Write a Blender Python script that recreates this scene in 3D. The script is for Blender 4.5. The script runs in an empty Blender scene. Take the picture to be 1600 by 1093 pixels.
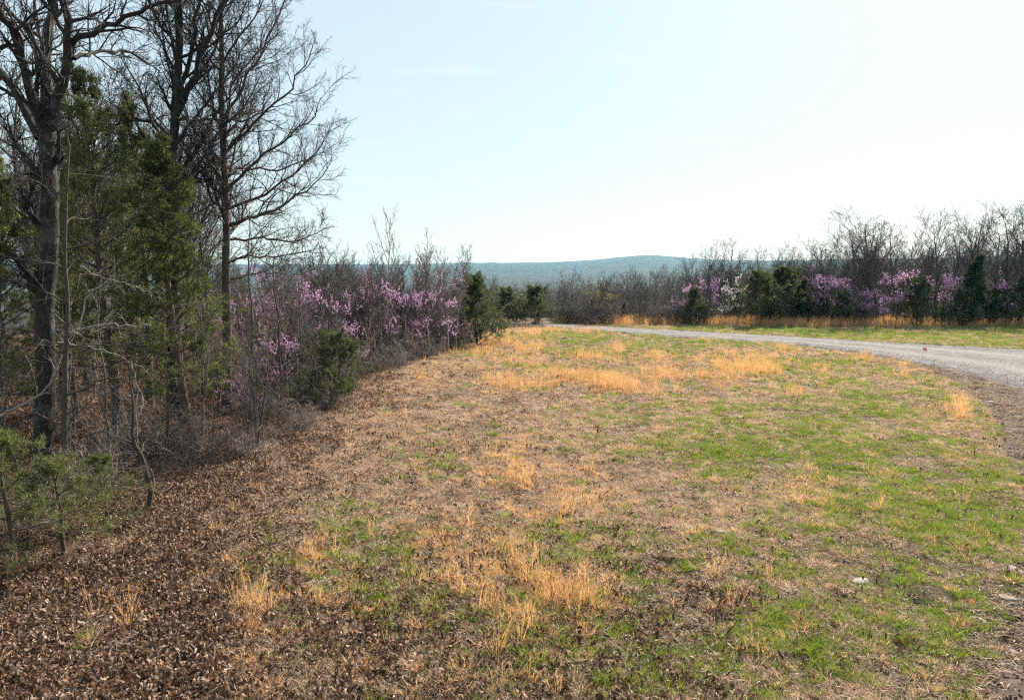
import bpy, math, random
import numpy as np
from mathutils import Vector

S = bpy.context.scene
COL = S.collection
rng = np.random.default_rng(7)
random.seed(7)
R_ = math.radians
PI = math.pi

# ------------------------------------------------------------------ camera, world, sun, exposure
FPX, CX, CY, CAMH = 1142.0, 800.0, 546.5, 5.2      # focal length and centre in photograph pixels, camera height in m
PITCH = math.atan((CY - 415.0) / FPX)
cam_d = bpy.data.cameras.new('camera')
cam = bpy.data.objects.new('camera', cam_d)
COL.objects.link(cam)
cam_d.sensor_width = 36
cam_d.lens = 36 * FPX / 1600
cam_d.clip_start = 0.1
cam_d.clip_end = 30000
cam.location = (0, 0, CAMH)
cam.rotation_euler = (PI / 2 - PITCH, 0, 0)
S.camera = cam

SUN_AZ, SUN_EL = R_(32), R_(38)                     # right of the view direction, above the horizon
W = bpy.data.worlds.new('World')
S.world = W
W.use_nodes = True
nt = W.node_tree
nt.nodes.clear()
sky = nt.nodes.new('ShaderNodeTexSky')
sky.sky_type = 'NISHITA'
sky.sun_disc = False
sky.sun_elevation = SUN_EL
sky.sun_rotation = SUN_AZ
sky.altitude = 0
sky.air_density = 1.0
sky.dust_density = 1.0
sky.ozone_density = 1.5
bg = nt.nodes.new('ShaderNodeBackground')
bg.inputs['Strength'].default_value = 0.064
wo = nt.nodes.new('ShaderNodeOutputWorld')
# thin wisps of cloud low over the horizon, laid out by direction in the sky
tc = nt.nodes.new('ShaderNodeTexCoord')
mp = nt.nodes.new('ShaderNodeMapping')
mp.inputs['Scale'].default_value = (5, 5, 42)
nz = nt.nodes.new('ShaderNodeTexNoise')
nz.inputs['Scale'].default_value = 1.6
nz.inputs['Detail'].default_value = 5
nz.inputs['Roughness'].default_value = 0.5
cr = nt.nodes.new('ShaderNodeMapRange')
cr.inputs['From Min'].default_value = 0.60
cr.inputs['From Max'].default_value = 0.80
cr.inputs['To Max'].default_value = 0.2
mxc = nt.nodes.new('ShaderNodeMix')
mxc.data_type = 'RGBA'
mxc.inputs['B'].default_value = (7.5, 7.5, 7.3, 1)
tint = nt.nodes.new('ShaderNodeMix')
tint.data_type = 'RGBA'
tint.blend_type = 'MULTIPLY'
tint.inputs['Factor'].default_value = 1.0
tint.inputs['B'].default_value = (1.0, 1.0, 1.0, 1)
L = nt.links.new
L(tc.outputs['Generated'], mp.inputs['Vector'])
L(mp.outputs['Vector'], nz.inputs['Vector'])
L(nz.outputs['Fac'], cr.inputs['Value'])
veil = nt.nodes.new('ShaderNodeMix')                # a thin even veil of high haze over the clear sky
veil.data_type = 'RGBA'
veil.inputs['Factor'].default_value = 0.72
veil.inputs['B'].default_value = (4.55, 5.45, 5.75, 1)
L(sky.outputs['Color'], veil.inputs['A'])
L(veil.outputs['Result'], tint.inputs['A'])
L(tint.outputs['Result'], mxc.inputs['A'])
L(cr.outputs['Result'], mxc.inputs['Factor'])
L(mxc.outputs['Result'], bg.inputs['Color'])
L(bg.outputs['Background'], wo.inputs['Surface'])

sd = bpy.data.lights.new('sun', 'SUN')
sd.energy = 5.0
sd.angle = R_(0.5)
sd.color = (1.0, 0.90, 0.76)
sun = bpy.data.objects.new('sun', sd)
COL.objects.link(sun)
sdir = Vector((math.sin(SUN_AZ) * math.cos(SUN_EL), math.cos(SUN_AZ) * math.cos(SUN_EL), math.sin(SUN_EL)))
sun.rotation_euler = sdir.to_track_quat('Z', 'Y').to_euler()
sun.location = (30, 20, 40)

S.view_settings.view_transform = 'Standard'
S.view_settings.look = 'None'
S.view_settings.exposure = 1.35
S.view_settings.gamma = 1.0
S.view_settings.use_curve_mapping = False
S.render.engine = 'CYCLES'
S.cycles.max_bounces = 8
S.cycles.diffuse_bounces = 3
S.cycles.transmission_bounces = 3
S.cycles.volume_bounces = 0
S.cycles.filter_width = 1.2
S.cycles.use_denoising = False

# ------------------------------------------------------------------ pixel <-> place, used only to read positions off the photograph
cp, sp_ = math.cos(PITCH), math.sin(PITCH)

def ground_at(px, py):
    a = (px - CX) / FPX
    b = -(py - CY) / FPX
    d = np.array([a, cp + b * sp_, -sp_ + b * cp])
    t = -CAMH / d[2]
    return d[0] * t, d[1] * t

def at_depth(px, py, Y):
    a = (px - CX) / FPX
    b = -(py - CY) / FPX
    d = np.array([a, cp + b * sp_, -sp_ + b * cp])
    t = Y / d[1]
    return np.array([d[0] * t, Y, CAMH + d[2] * t])

def project(x, y, z=0.0):
    zc = y * cp - (z - CAMH) * sp_
    yc = y * sp_ + (z - CAMH) * cp
    zc = np.maximum(zc, 0.05)
    return CX + FPX * x / zc, CY - FPX * yc / zc

# ------------------------------------------------------------------ smooth random fields in the plane
class Field:
    def __init__(s, seed, freqs, amps=None):
        r = np.random.default_rng(seed)
        s.k = []
        for i, f in enumerate(freqs):
            n = 7
            th = r.uniform(0, 2 * PI, n)
            fr = f * r.uniform(0.6, 1.5, n)
            s.k.append((np.cos(th) * fr, np.sin(th) * fr, r.uniform(0, 2 * PI, n), (amps[i] if amps else 1.0 / (i + 1))))
    def __call__(s, x, y):
        o = np.zeros_like(np.asarray(x, float))
        tot = 0
        for kx, ky, ph, a in s.k:
            for j in range(len(kx)):
                o = o + a * np.sin(kx[j] * x + ky[j] * y + ph[j])
            tot += a * math.sqrt(len(kx) / 2)
        return o / tot          # about unit deviation

nA = Field(1, [0.35, 0.9, 2.2])
nB = Field(2, [0.5, 1.4, 3.3])
nC = Field(3, [1.5, 4.0, 9.0])
nD = Field(4, [2.2, 5.5])
nBig = Field(5, [0.004, 0.012, 0.03], [1, .6, .4])
nMid = Field(6, [0.12, 0.3], [1, .5])
nClod = Field(8, [2.5, 6.0, 14.0], [1, .8, .5])

def smooth(a, b, x):
    t = np.clip((x - a) / (b - a), 0, 1)
    return t * t * (3 - 2 * t)

# ------------------------------------------------------------------ layout lines (photograph pixels)
EDGE = np.array([(-260, 1093), (-30, 935), (190, 835), (320, 750), (465, 690), (545, 625), (580, 590), (650, 568), (705, 552), (765, 524), (772, 508), (775, 500)], float)
def edge_px(py):
    return np.interp(py, EDGE[::-1, 1], EDGE[::-1, 0])

road_far = [(770, 505.5), (845, 505), (900, 506.5), (1000, 513), (1100, 519), (1240, 526.5), (1400, 537), (1600, 548), (1800, 562), (2100, 590)]
road_near = [(770, 507.5), (845, 508.5), (900, 513.5), (1000, 522.5), (1110, 531), (1250, 542), (1350, 555), (1440, 571), (1530, 590), (1640, 622), (1800, 700)]
track_in = [(1250, 543), (1350, 557), (1425, 572), (1490, 598), (1545, 645), (1568, 700), (1598, 790), (1604, 860), (1578, 960), (1535, 1090), (1480, 1300)]
track_out = [(1250, 541), (1350, 554), (1440, 570), (1530, 589), (1640, 621), (1850, 730), (2200, 900), (2300, 1000), (2300, 1100), (2300, 1200), (2300, 1300)]

def resample(pts, n):
    P = np.array([ground_at(*p) for p in pts])
    s = np.concatenate([[0], np.cumsum(np.linalg.norm(np.diff(P, axis=0), axis=1))])
    # smooth Catmull-like through linear resample and averaging
    t = np.linspace(0, s[-1], n)
    Q = np.stack([np.interp(t, s, P[:, 0]), np.interp(t, s, P[:, 1])], 1)
    for _ in range(max(3, n // 60)):
        Q[1:-1] = 0.25 * Q[:-2] + 0.5 * Q[1:-1] + 0.25 * Q[2:]
    return Q

road_a = resample(road_near, 260)
road_b = resample(road_far, 260)
trk_a = resample(track_in, 200)
trk_b = resample(track_out, 200)
def poly_mask(poly, x, y):
    x = np.asarray(x, float); y = np.asarray(y, float)
    inside = np.zeros(x.shape, bool)
    px, py = poly[:, 0], poly[:, 1]
    j = len(poly) - 1
    for i in range(len(poly)):
        c = (py[i] > y) != (py[j] > y)
        if py[j] != py[i]:
            xi = (px[j] - px[i]) * (y - py[i]) / (py[j] - py[i]) + px[i]
            inside ^= c & (x < xi)
        j = i
    return inside
def thin(a, k=8):
    return np.concatenate([a[::k], a[-1:]])
ROAD = np.concatenate([thin(road_a), thin(road_b)[::-1]])
TRACK = np.concatenate([thin(trk_a), thin(trk_b)[::-1]])
def seg_dist(line, x, y):
    x = np.asarray(x, float); y = np.asarray(y, float)
    d = np.full(x.shape, 1e9)
    for i in range(len(line) - 1):
        ax, ay = line[i]; bx, by = line[i + 1]
        vx, vy = bx - ax, by - ay
        l2 = vx * vx + vy * vy + 1e-9
        t = np.clip(((x - ax) * vx + (y - ay) * vy) / l2, 0, 1)
        d = np.minimum(d, np.hypot(x - ax - t * vx, y - ay - t * vy))
    return d
ROADLOOP = np.concatenate([ROAD, ROAD[:1]])
TRACKLOOP = np.concatenate([TRACK, TRACK[:1]])

# ------------------------------------------------------------------ terrain height
def ridge_top(az):      # az in photograph-pixel units along the far ridge -> ridge line pixel row
    return np.interp(az, [-900, 0, 560, 740, 870, 930, 975, 1010, 1045, 1075, 1110, 1200, 1400, 1600, 2600],
                         [414, 414, 414.5, 413, 411, 407.5, 403.5, 401, 403, 405.5, 408, 410, 407, 404, 404])
def H(x, y, bumps=True):
    x = np.asarray(x, float); y = np.asarray(y, float)
    r = np.hypot(x, y)
    # the field and the woods' edge are level; the ground falls away past the tree lines
    fall = -11 * smooth(72, 122, y) - 18 * smooth(120, 620, y) - 14 * smooth(500, 1500, y)
    fall = fall - 5 * smooth(22, 90, -x) * (1 - smooth(60, 300, y)) - 6 * smooth(90, 300, np.abs(x))
    back = smooth(-60, -600, y)
    fall = fall - 14 * back
    azp = 800 + FPX * x / np.maximum(y, 1.0)
    top = 5.2 + (415 - ridge_top(azp) + 1.5) / FPX * 5600
    far = smooth(1500, 5600, r) * np.where(y > 0, 1, 0.35)
    near_r = smooth(1100, 2400, r) * (1 - 0.5 * smooth(2400, 3400, r)) * smooth(1130, 1330, azp) * (y > 0)
    z = fall * (1 - far) + top * far
    z = z + near_r * (1 - far) * 34
    z = z + nBig(x, y) * (1.5 * smooth(150, 600, r) + 7 * smooth(900, 3000, r) * (1 - smooth(4300, 5500, r)))
    z = z + 0.10 * nMid(x, y) * smooth(20, 60, r) * (1 - smooth(60, 200, r)) * 0.6
    if bumps:
        z = z + 0.030 * nB(x, y) * (r < 120) + 0.022 * nC(x, y) * (r < 60) + 0.03 * nA(x, y) * (r < 60)
    return z

# ------------------------------------------------------------------ tagging and mesh helpers
def tag(o, label=None, cat=None, group=None, kind=None):
    if label: o['label'] = label
    if cat: o['category'] = cat
    if group: o['group'] = group
    if kind: o['kind'] = kind
    return o

def mesh_np(name, V, quads=None, tris=None, mats=(), attrs=None, flat=False):
    me = bpy.data.meshes.new(name)
    V = np.asarray(V, np.float32).reshape(-1, 3)
    me.vertices.add(len(V))
    me.vertices.foreach_set('co', V.ravel())
    q = np.zeros((0, 4), np.int32) if quads is None else np.asarray(quads, np.int32).reshape(-1, 4)
    t = np.zeros((0, 3), np.int32) if tris is None else np.asarray(tris, np.int32).reshape(-1, 3)
    me.loops.add(q.size + t.size)
    me.loops.foreach_set('vertex_index', np.concatenate([q.ravel(), t.ravel()]))
    me.polygons.add(len(q) + len(t))
    ls = np.concatenate([np.arange(len(q)) * 4, len(q) * 4 + np.arange(len(t)) * 3]).astype(np.int32)
    me.polygons.foreach_set('loop_start', ls)
    me.update(calc_edges=True)
    if flat:
        me.polygons.foreach_set('use_smooth', np.zeros(len(q) + len(t), bool))
    for m in mats: me.materials.append(m)
    if attrs:
        for k, a in attrs.items():
            at = me.attributes.new(k, 'FLOAT', 'POINT')
            at.data.foreach_set('value', np.asarray(a, np.float32).ravel())
    return me

def put(name, me, parent=None, loc=(0, 0, 0), link=True):
    o = bpy.data.objects.new(name, me)
    o.location = loc
    if parent: o.parent = parent
    if link: COL.objects.link(o)
    return o

def empty(name, loc, rz=0, sc=1):
    o = bpy.data.objects.new(name, None)
    o.empty_display_size = 0.3
    o.location = loc
    o.rotation_euler = (0, 0, rz)
    o.scale = (sc, sc, sc) if np.isscalar(sc) else sc
    COL.objects.link(o)
    return o

# ------------------------------------------------------------------ materials
def mat(name):
    m = bpy.data.materials.new(name)
    m.use_nodes = True
    n = m.node_tree
    n.nodes.clear()
    out = n.nodes.new('ShaderNodeOutputMaterial')
    return m, n, out

def N(n, t, **kw):
    o = n.nodes.new(t)
    for k, v in kw.items():
        if k in o.inputs: o.inputs[k].default_value = v
        else: setattr(o, k, v)
    return o

def ramp(n, stops, src=None):
    r = n.nodes.new('ShaderNodeValToRGB')
    e = r.color_ramp.elements
    e[0].position, e[0].color = stops[0][0], (*stops[0][1], 1)
    e[1].position, e[1].color = stops[-1][0], (*stops[-1][1], 1)
    for p, c in stops[1:-1]:
        x = e.new(p); x.color = (*c, 1)
    if src is not None: n.links.new(src, r.inputs['Fac'])
    return r

def mixc(n, fac, a, b, mode='MIX'):
    m = n.nodes.new('ShaderNodeMix')
    m.data_type = 'RGBA'; m.blend_type = mode
    for i, s in (('Factor', fac), ('A', a), ('B', b)):
        if hasattr(s, 'node'): n.links.new(s, m.inputs[i])
        elif isinstance(s, (tuple, list)): m.inputs[i].default_value = (*s, 1)
        else: m.inputs[i].default_value = s
    return m.outputs['Result']

def bark_mat(name, dark, light, scale=14, lichen=None, rough=0.9):
    m, n, out = mat(name)
    tcn = N(n, 'ShaderNodeTexCoord')
    mpn = N(n, 'ShaderNodeMapping'); mpn.inputs['Scale'].default_value = (1, 1, 0.22)
    n.links.new(tcn.outputs['Object'], mpn.inputs['Vector'])
    v = N(n, 'ShaderNodeTexVoronoi', Scale=scale); v.feature = 'DISTANCE_TO_EDGE'
    z = N(n, 'ShaderNodeTexNoise', Scale=scale * 1.7, Detail=6.0)
    n.links.new(mpn.outputs['Vector'], z.inputs['Vector'])
    dist = mixc(n, 0.25, mpn.outputs['Vector'], z.outputs['Color'])
    n.links.new(dist, v.inputs['Vector'])
    oi = N(n, 'ShaderNodeObjectInfo')
    r = ramp(n, [(0.25, dark), (0.75, light)], z.outputs['Fac'])
    c = r.outputs['Color']
    if lichen:
        l = N(n, 'ShaderNodeTexNoise', Scale=3.2, Detail=5.0)
        n.links.new(tcn.outputs['Object'], l.inputs['Vector'])
        lr = ramp(n, [(0.52, (0, 0, 0)), (0.66, (1, 1, 1))], l.outputs['Fac'])
        c = mixc(n, lr.outputs['Color'], c, lichen)
    crack = ramp(n, [(0.0, (0.35, 0.35, 0.35)), (0.12, (1, 1, 1))], v.outputs['Distance'])
    c = mixc(n, 1.0, c, crack.outputs['Color'], 'MULTIPLY')
    var = N(n, 'ShaderNodeMapRange'); var.inputs['To Min'].default_value = 0.75; var.inputs['To Max'].default_value = 1.3
    n.links.new(oi.outputs['Random'], var.inputs['Value'])
    c = mixc(n, 1.0, c, var.outputs['Result'], 'MULTIPLY')
    b = N(n, 'ShaderNodeBump', Strength=0.9, Distance=0.03)
    n.links.new(v.outputs['Distance'], b.inputs['Height'])
    p = N(n, 'ShaderNodeBsdfPrincipled', Roughness=rough)
    n.links.new(c, p.inputs['Base Color'])
    n.links.new(b.outputs['Normal'], p.inputs['Normal'])
    n.links.new(p.outputs[0], out.inputs['Surface'])
    return m

def leaf_mat(name, stops, trans=0.45, tcol=None, rough=0.6, spec=0.25, clump=None, by='island'):
    """thin leaf, blade or petal: reflecting and translucent; colour varies from blade to blade"""
    m, n, out = mat(name)
    if by == 'island':
        g = N(n, 'ShaderNodeNewGeometry'); src = g.outputs['Random Per Island']
    else:
        g = N(n, 'ShaderNodeObjectInfo'); src = g.outputs['Random']
        g2 = N(n, 'ShaderNodeNewGeometry')
        a = N(n, 'ShaderNodeMath', operation='MULTIPLY_ADD'); a.inputs[1].default_value = 0.55
        n.links.new(g2.outputs['Random Per Island'], a.inputs[0])
        a2 = N(n, 'ShaderNodeMath', operation='MULTIPLY'); a2.inputs[1].default_value = 0.45
        n.links.new(src, a2.inputs[0]); n.links.new(a2.outputs[0], a.inputs[2])
        src = a.outputs[0]
    r = ramp(n, stops, src)
    c = r.outputs['Color']
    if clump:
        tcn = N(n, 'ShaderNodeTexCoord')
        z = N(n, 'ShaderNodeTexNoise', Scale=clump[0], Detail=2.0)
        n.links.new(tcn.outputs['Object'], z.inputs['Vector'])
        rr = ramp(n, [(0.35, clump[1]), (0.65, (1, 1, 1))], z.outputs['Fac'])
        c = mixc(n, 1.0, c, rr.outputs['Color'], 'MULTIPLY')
    p = N(n, 'ShaderNodeBsdfPrincipled', Roughness=rough)
    p.inputs['Specular IOR Level'].default_value = spec
    n.links.new(c, p.inputs['Base Color'])
    t = N(n, 'ShaderNodeBsdfTranslucent')
    n.links.new(mixc(n, 1.0, c, tcol if tcol else (1, 1, 1), 'MULTIPLY'), t.inputs['Color'])
    mx = N(n, 'ShaderNodeMixShader'); mx.inputs[0].default_value = trans
    n.links.new(p.outputs[0], mx.inputs[1]); n.links.new(t.outputs[0], mx.inputs[2])
    n.links.new(mx.outputs[0], out.inputs['Surface'])
    return m

M = {}
M['oak_bark'] = bark_mat('oak_bark', (0.012, 0.010, 0.009), (0.045, 0.039, 0.035), 11, (0.085, 0.095, 0.085))
M['grey_bark'] = bark_mat('grey_bark', (0.09, 0.075, 0.070), (0.24, 0.21, 0.195), 20)
M['brown_bark'] = bark_mat('brown_bark', (0.055, 0.042, 0.036), (0.15, 0.12, 0.10), 20)
M['pale_bark'] = bark_mat('pale_bark', (0.22, 0.19, 0.17), (0.46, 0.42, 0.38), 22)
M['brush_bark'] = bark_mat('brush_bark', (0.24, 0.195, 0.175), (0.54, 0.46, 0.42), 22)
M['cedar_bark'] = bark_mat('cedar_bark', (0.07, 0.045, 0.035), (0.17, 0.12, 0.095), 18)
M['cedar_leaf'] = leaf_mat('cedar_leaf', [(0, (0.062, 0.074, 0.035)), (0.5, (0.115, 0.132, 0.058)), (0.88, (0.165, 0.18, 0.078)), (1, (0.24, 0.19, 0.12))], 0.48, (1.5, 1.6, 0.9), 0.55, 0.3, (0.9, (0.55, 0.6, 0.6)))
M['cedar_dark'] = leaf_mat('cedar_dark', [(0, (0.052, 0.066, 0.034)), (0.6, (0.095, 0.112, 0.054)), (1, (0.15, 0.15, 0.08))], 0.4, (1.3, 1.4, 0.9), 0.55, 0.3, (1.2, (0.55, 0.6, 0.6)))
M['blossom'] = leaf_mat('blossom', [(0, (0.42, 0.24, 0.44)), (0.5, (0.63, 0.40, 0.62)), (1, (0.80, 0.64, 0.78))], 0.5, (1.1, 1.0, 1.1))
M['white_blossom'] = leaf_mat('white_blossom', [(0, (0.55, 0.50, 0.52)), (1, (0.8, 0.76, 0.74))], 0.5)
M['bud_green'] = leaf_mat('bud_green', [(0, (0.16, 0.17, 0.05)), (1, (0.34, 0.30, 0.12))], 0.5)
M['oak_leaf'] = leaf_mat('oak_leaf', [(0, (0.020, 0.013, 0.010)), (0.42, (0.075, 0.046, 0.034)), (0.70, (0.27, 0.185, 0.14)), (1, (0.62, 0.50, 0.41))], 0.22, (1.2, 0.9, 0.6), 0.6, 0.15, by='both')
M['green_grass'] = leaf_mat('green_grass', [(0, (0.07, 0.115, 0.022)), (0.45, (0.13, 0.19, 0.035)), (0.8, (0.19, 0.25, 0.055)), (1, (0.36, 0.31, 0.13))], 0.45, (1.5, 1.5, 0.6), 0.5, 0.3, by='both')
M['dry_grass'] = leaf_mat('dry_grass', [(0, (0.26, 0.18, 0.135)), (0.5, (0.54, 0.41, 0.31)), (1, (0.74, 0.62, 0.49))], 0.4, (1.2, 1.0, 0.75), 0.55, 0.3, by='both')
M['gold_grass'] = leaf_mat('gold_grass', [(0, (0.34, 0.19, 0.095)), (0.5, (0.60, 0.40, 0.21)), (1, (0.80, 0.61, 0.37))], 0.5, (1.15, 0.95, 0.7), 0.5, 0.3, by='both')

def ground_mat():
    m, n, out = mat('field_soil')
    g = N(n, 'ShaderNodeTexCoord')
    def at(nm):
        a = N(n, 'ShaderNodeAttribute'); a.attribute_name = nm; return a.outputs['Fac']
    z1 = N(n, 'ShaderNodeTexNoise', Scale=9.0, Detail=8.0, Roughness=0.7)
    z2 = N(n, 'ShaderNodeTexNoise', Scale=55.0, Detail=5.0, Roughness=0.7)
    z3 = N(n, 'ShaderNodeTexNoise', Scale=0.05, Detail=8.0, Roughness=0.65)
    for z in (z1, z2, z3): n.links.new(g.outputs['Object'], z.inputs['Vector'])
    thatch = ramp(n, [(0.3, (0.10, 0.070, 0.054)), (0.5, (0.25, 0.185, 0.14)), (0.72, (0.42, 0.33, 0.25))], z2.outputs['Fac'])
    soil_and_dimming = ramp(n, [(0.3, (0.014, 0.010, 0.008)), (0.7, (0.055, 0.038, 0.029))], z2.outputs['Fac'])  # dark soil tone, also used to paint the foreground dimming
    green = ramp(n, [(0.3, (0.05, 0.075, 0.02)), (0.7, (0.15, 0.18, 0.055))], z2.outputs['Fac'])
    litter = ramp(n, [(0.3, (0.04, 0.024, 0.018)), (0.55, (0.12, 0.07, 0.05)), (0.75, (0.28, 0.19, 0.14))], z2.outputs['Fac'])
    c = thatch.outputs['Color']
    c = mixc(n, at('soil_and_dimming'), c, soil_and_dimming.outputs['Color'])
    c = mixc(n, at('green'), c, green.outputs['Color'])
    c = mixc(n, at('litter'), c, litter.outputs['Color'])
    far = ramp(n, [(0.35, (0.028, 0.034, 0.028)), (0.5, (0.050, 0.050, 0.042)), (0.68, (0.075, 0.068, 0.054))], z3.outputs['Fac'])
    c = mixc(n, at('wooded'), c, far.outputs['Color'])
    b = N(n, 'ShaderNodeBump', Strength=0.8, Distance=0.04)
    ad = N(n, 'ShaderNodeMath', operation='ADD')
    n.links.new(z1.outputs['Fac'], ad.inputs[0]); n.links.new(z2.outputs['Fac'], ad.inputs[1])
    n.links.new(ad.outputs[0], b.inputs['Height'])
    p = N(n, 'ShaderNodeBsdfPrincipled', Roughness=0.95)
    p.inputs['Specular IOR Level'].default_value = 0.05
    n.links.new(c, p.inputs['Base Color']); n.links.new(b.outputs['Normal'], p.inputs['Normal'])
    n.links.new(p.outputs[0], out.inputs['Surface'])
    return m
M['ground'] = ground_mat()

def gravel_mat(name, cols, scale, bump=0.05, patch=None):
    m, n, out = mat(name)
    g = N(n, 'ShaderNodeTexCoord')
    v = N(n, 'ShaderNodeTexVoronoi', Scale=scale)
    v2 = N(n, 'ShaderNodeTexVoronoi', Scale=scale * 0.37)
    z = N(n, 'ShaderNodeTexNoise', Scale=0.7, Detail=6.0, Roughness=0.65)
    for q in (v, v2, z): n.links.new(g.outputs['Object'], q.inputs['Vector'])
    sep = N(n, 'ShaderNodeSeparateColor'); n.links.new(v.outputs['Color'], sep.inputs[0])
    sep2 = N(n, 'ShaderNodeSeparateColor'); n.links.new(v2.outputs['Color'], sep2.inputs[0])
    av = N(n, 'ShaderNodeMath', operation='ADD'); av.use_clamp = False
    n.links.new(sep.outputs[0], av.inputs[0]); n.links.new(sep2.outputs[1], av.inputs[1])
    hf = N(n, 'ShaderNodeMath', operation='MULTIPLY'); hf.inputs[1].default_value = 0.5
    n.links.new(av.outputs[0], hf.inputs[0])
    r = ramp(n, cols, hf.outputs[0])
    c = r.outputs['Color']
    if patch:
        pr = ramp(n, [(0.42, (0, 0, 0)), (0.62, (1, 1, 1))], z.outputs['Fac'])
        c = mixc(n, pr.outputs['Color'], c, patch)
    if name == 'pale_gravel':
        ra = N(n, 'ShaderNodeAttribute'); ra.attribute_name = 'rut'
        rz = N(n, 'ShaderNodeMath', operation='MULTIPLY'); rz.use_clamp = True
        n.links.new(ra.outputs['Fac'], rz.inputs[0]); n.links.new(z.outputs['Fac'], rz.inputs[1])
        c = mixc(n, rz.outputs[0], c, (0.27, 0.255, 0.245))
    b = N(n, 'ShaderNodeBump', Strength=1.0, Distance=bump)
    n.links.new(hf.outputs[0], b.inputs['Height'])
    p = N(n, 'ShaderNodeBsdfPrincipled', Roughness=0.95)
    p.inputs['Specular IOR Level'].default_value = 0.08
    n.links.new(c, p.inputs['Base Color']); n.links.new(b.outputs['Normal'], p.inputs['Normal'])
    n.links.new(p.outputs[0], out.inputs['Surface'])
    return m
M['gravel'] = gravel_mat('pale_gravel', [(0.1, (0.07, 0.066, 0.065)), (0.5, (0.155, 0.150, 0.152)), (0.9, (0.28, 0.275, 0.28))], 16, 0.03, (0.125, 0.118, 0.115))
M['dirt'] = gravel_mat('reddish_dirt', [(0.1, (0.028, 0.019, 0.015)), (0.5, (0.075, 0.050, 0.039)), (0.9, (0.14, 0.10, 0.082))], 13, 0.06, (0.115, 0.082, 0.066))
def stone_mat(name, a, b_):
    m, n, out = mat(name)
    g = N(n, 'ShaderNodeTexCoord'); oi = N(n, 'ShaderNodeObjectInfo')
    z = N(n, 'ShaderNodeTexNoise', Scale=9.0, Detail=6.0); n.links.new(g.outputs['Object'], z.inputs['Vector'])
    ad = N(n, 'ShaderNodeMath', operation='MULTIPLY_ADD'); ad.inputs[1].default_value = 0.6
    n.links.new(oi.outputs['Random'], ad.inputs[0]); n.links.new(z.outputs['Fac'], ad.inputs[2])
    r = ramp(n, [(0.35, a), (0.95, b_)], ad.outputs[0])
    b = N(n, 'ShaderNodeBump', Strength=0.6, Distance=0.01); n.links.new(z.outputs['Fac'], b.inputs['Height'])
    p = N(n, 'ShaderNodeBsdfPrincipled', Roughness=0.85)
    n.links.new(r.outputs['Color'], p.inputs['Base Color']); n.links.new(b.outputs['Normal'], p.inputs['Normal'])
    n.links.new(p.outputs[0], out.inputs['Surface'])
    return m
M['pale_stone'] = stone_mat('pale_stone', (0.10, 0.085, 0.072), (0.25, 0.215, 0.185))
M['road_stone'] = stone_mat('road_stone', (0.10, 0.095, 0.092), (0.34, 0.33, 0.33))
M['clod'] = stone_mat('clod', (0.05, 0.034, 0.026), (0.17, 0.12, 0.095))
def plain(name, c, rough=0.6, trans=0.0):
    m, n, out = mat(name)
    g = N(n, 'ShaderNodeTexCoord'); z = N(n, 'ShaderNodeTexNoise', Scale=30.0); n.links.new(g.outputs['Object'], z.inputs['Vector'])
    r = ramp(n, [(0.3, tuple(v * 0.85 for v in c)), (0.7, c)], z.outputs['Fac'])
    p = N(n, 'ShaderNodeBsdfPrincipled', Roughness=rough); n.links.new(r.outputs['Color'], p.inputs['Base Color'])
    n.links.new(p.outputs[0], out.inputs['Surface'])
    return m
M['pink'] = plain('pink_plastic', (0.85, 0.25, 0.30))
M['wire'] = plain('wire', (0.35, 0.34, 0.33))

# ------------------------------------------------------------------ where each ground cover lies (read off the photograph)
def gauss(px, py, L_):
    o = np.zeros_like(px)
    for cx, cy, sx, sy, w in L_:
        o = np.maximum(o, w * np.exp(-0.5 * (((px - cx) / sx) ** 2 + ((py - cy) / sy) ** 2)))
    return o
GOLD = [(715, 905, 55, 48, 1.0), (760, 850, 40, 40, .5), (800, 750, 38, 32, 1.0), (840, 790, 45, 28, .9), (820, 905, 35, 30, .8), (880, 945, 60, 20, .8),
        (900, 965, 55, 25, .5), (790, 990, 60, 40, .55), (620, 1010, 60, 60, .45), (400, 990, 22, 45, .6), (350, 1040, 20, 30, .5), (495, 870, 20, 14, .7),
        (700, 1060, 80, 30, .45), (540, 960, 40, 40, .35), (940, 770, 12, 22, .6), (880, 600, 80, 11, 1.0), (960, 603, 55, 12, 1.0), (1020, 596, 40, 13, .9),
        (1130, 577, 38, 15, 1.0), (1190, 578, 42, 14, 1.0), (1105, 590, 16, 16, .9), (790, 540, 45, 16, 1.0), (840, 560, 40, 10, .7), (830, 585, 60, 8, .6),
        (920, 558, 28, 7, .8), (965, 548, 12, 9, .9), (1005, 562, 28, 9, .8), (830, 520, 50, 5, .9), (930, 518, 60, 3, 1.0), (1120, 527, 30, 4, .8),
        (1230, 560, 12, 14, .7), (1280, 590, 10, 14, .6), (1320, 547, 10, 8, .7), (1350, 562, 12, 9, .7), (1215, 600, 12, 14, .6), (1240, 620, 8, 12, .6),
        (1410, 585, 14, 12, .8), (1500, 650, 12, 15, .7), (1520, 625, 8, 8, .6), (1385, 740, 10, 16, .6), (1265, 760, 22, 18, .6), (1300, 790, 25, 12, .4),
        (1460, 790, 10, 14, .5), (1100, 880, 25, 8, .3), (1480, 880, 14, 8, .6), (1190, 1030, 22, 14, .5), (1200, 1000, 12, 14, .4), (1540, 830, 14, 8, .5),
        (1310, 825, 18, 5, .5), (700, 560, 40, 8, .35), (650, 590, 25, 5, .4), (1090, 690, 25, 6, .25), (915, 735, 12, 6, .5), (1440, 660, 6, 10, .4)]
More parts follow.
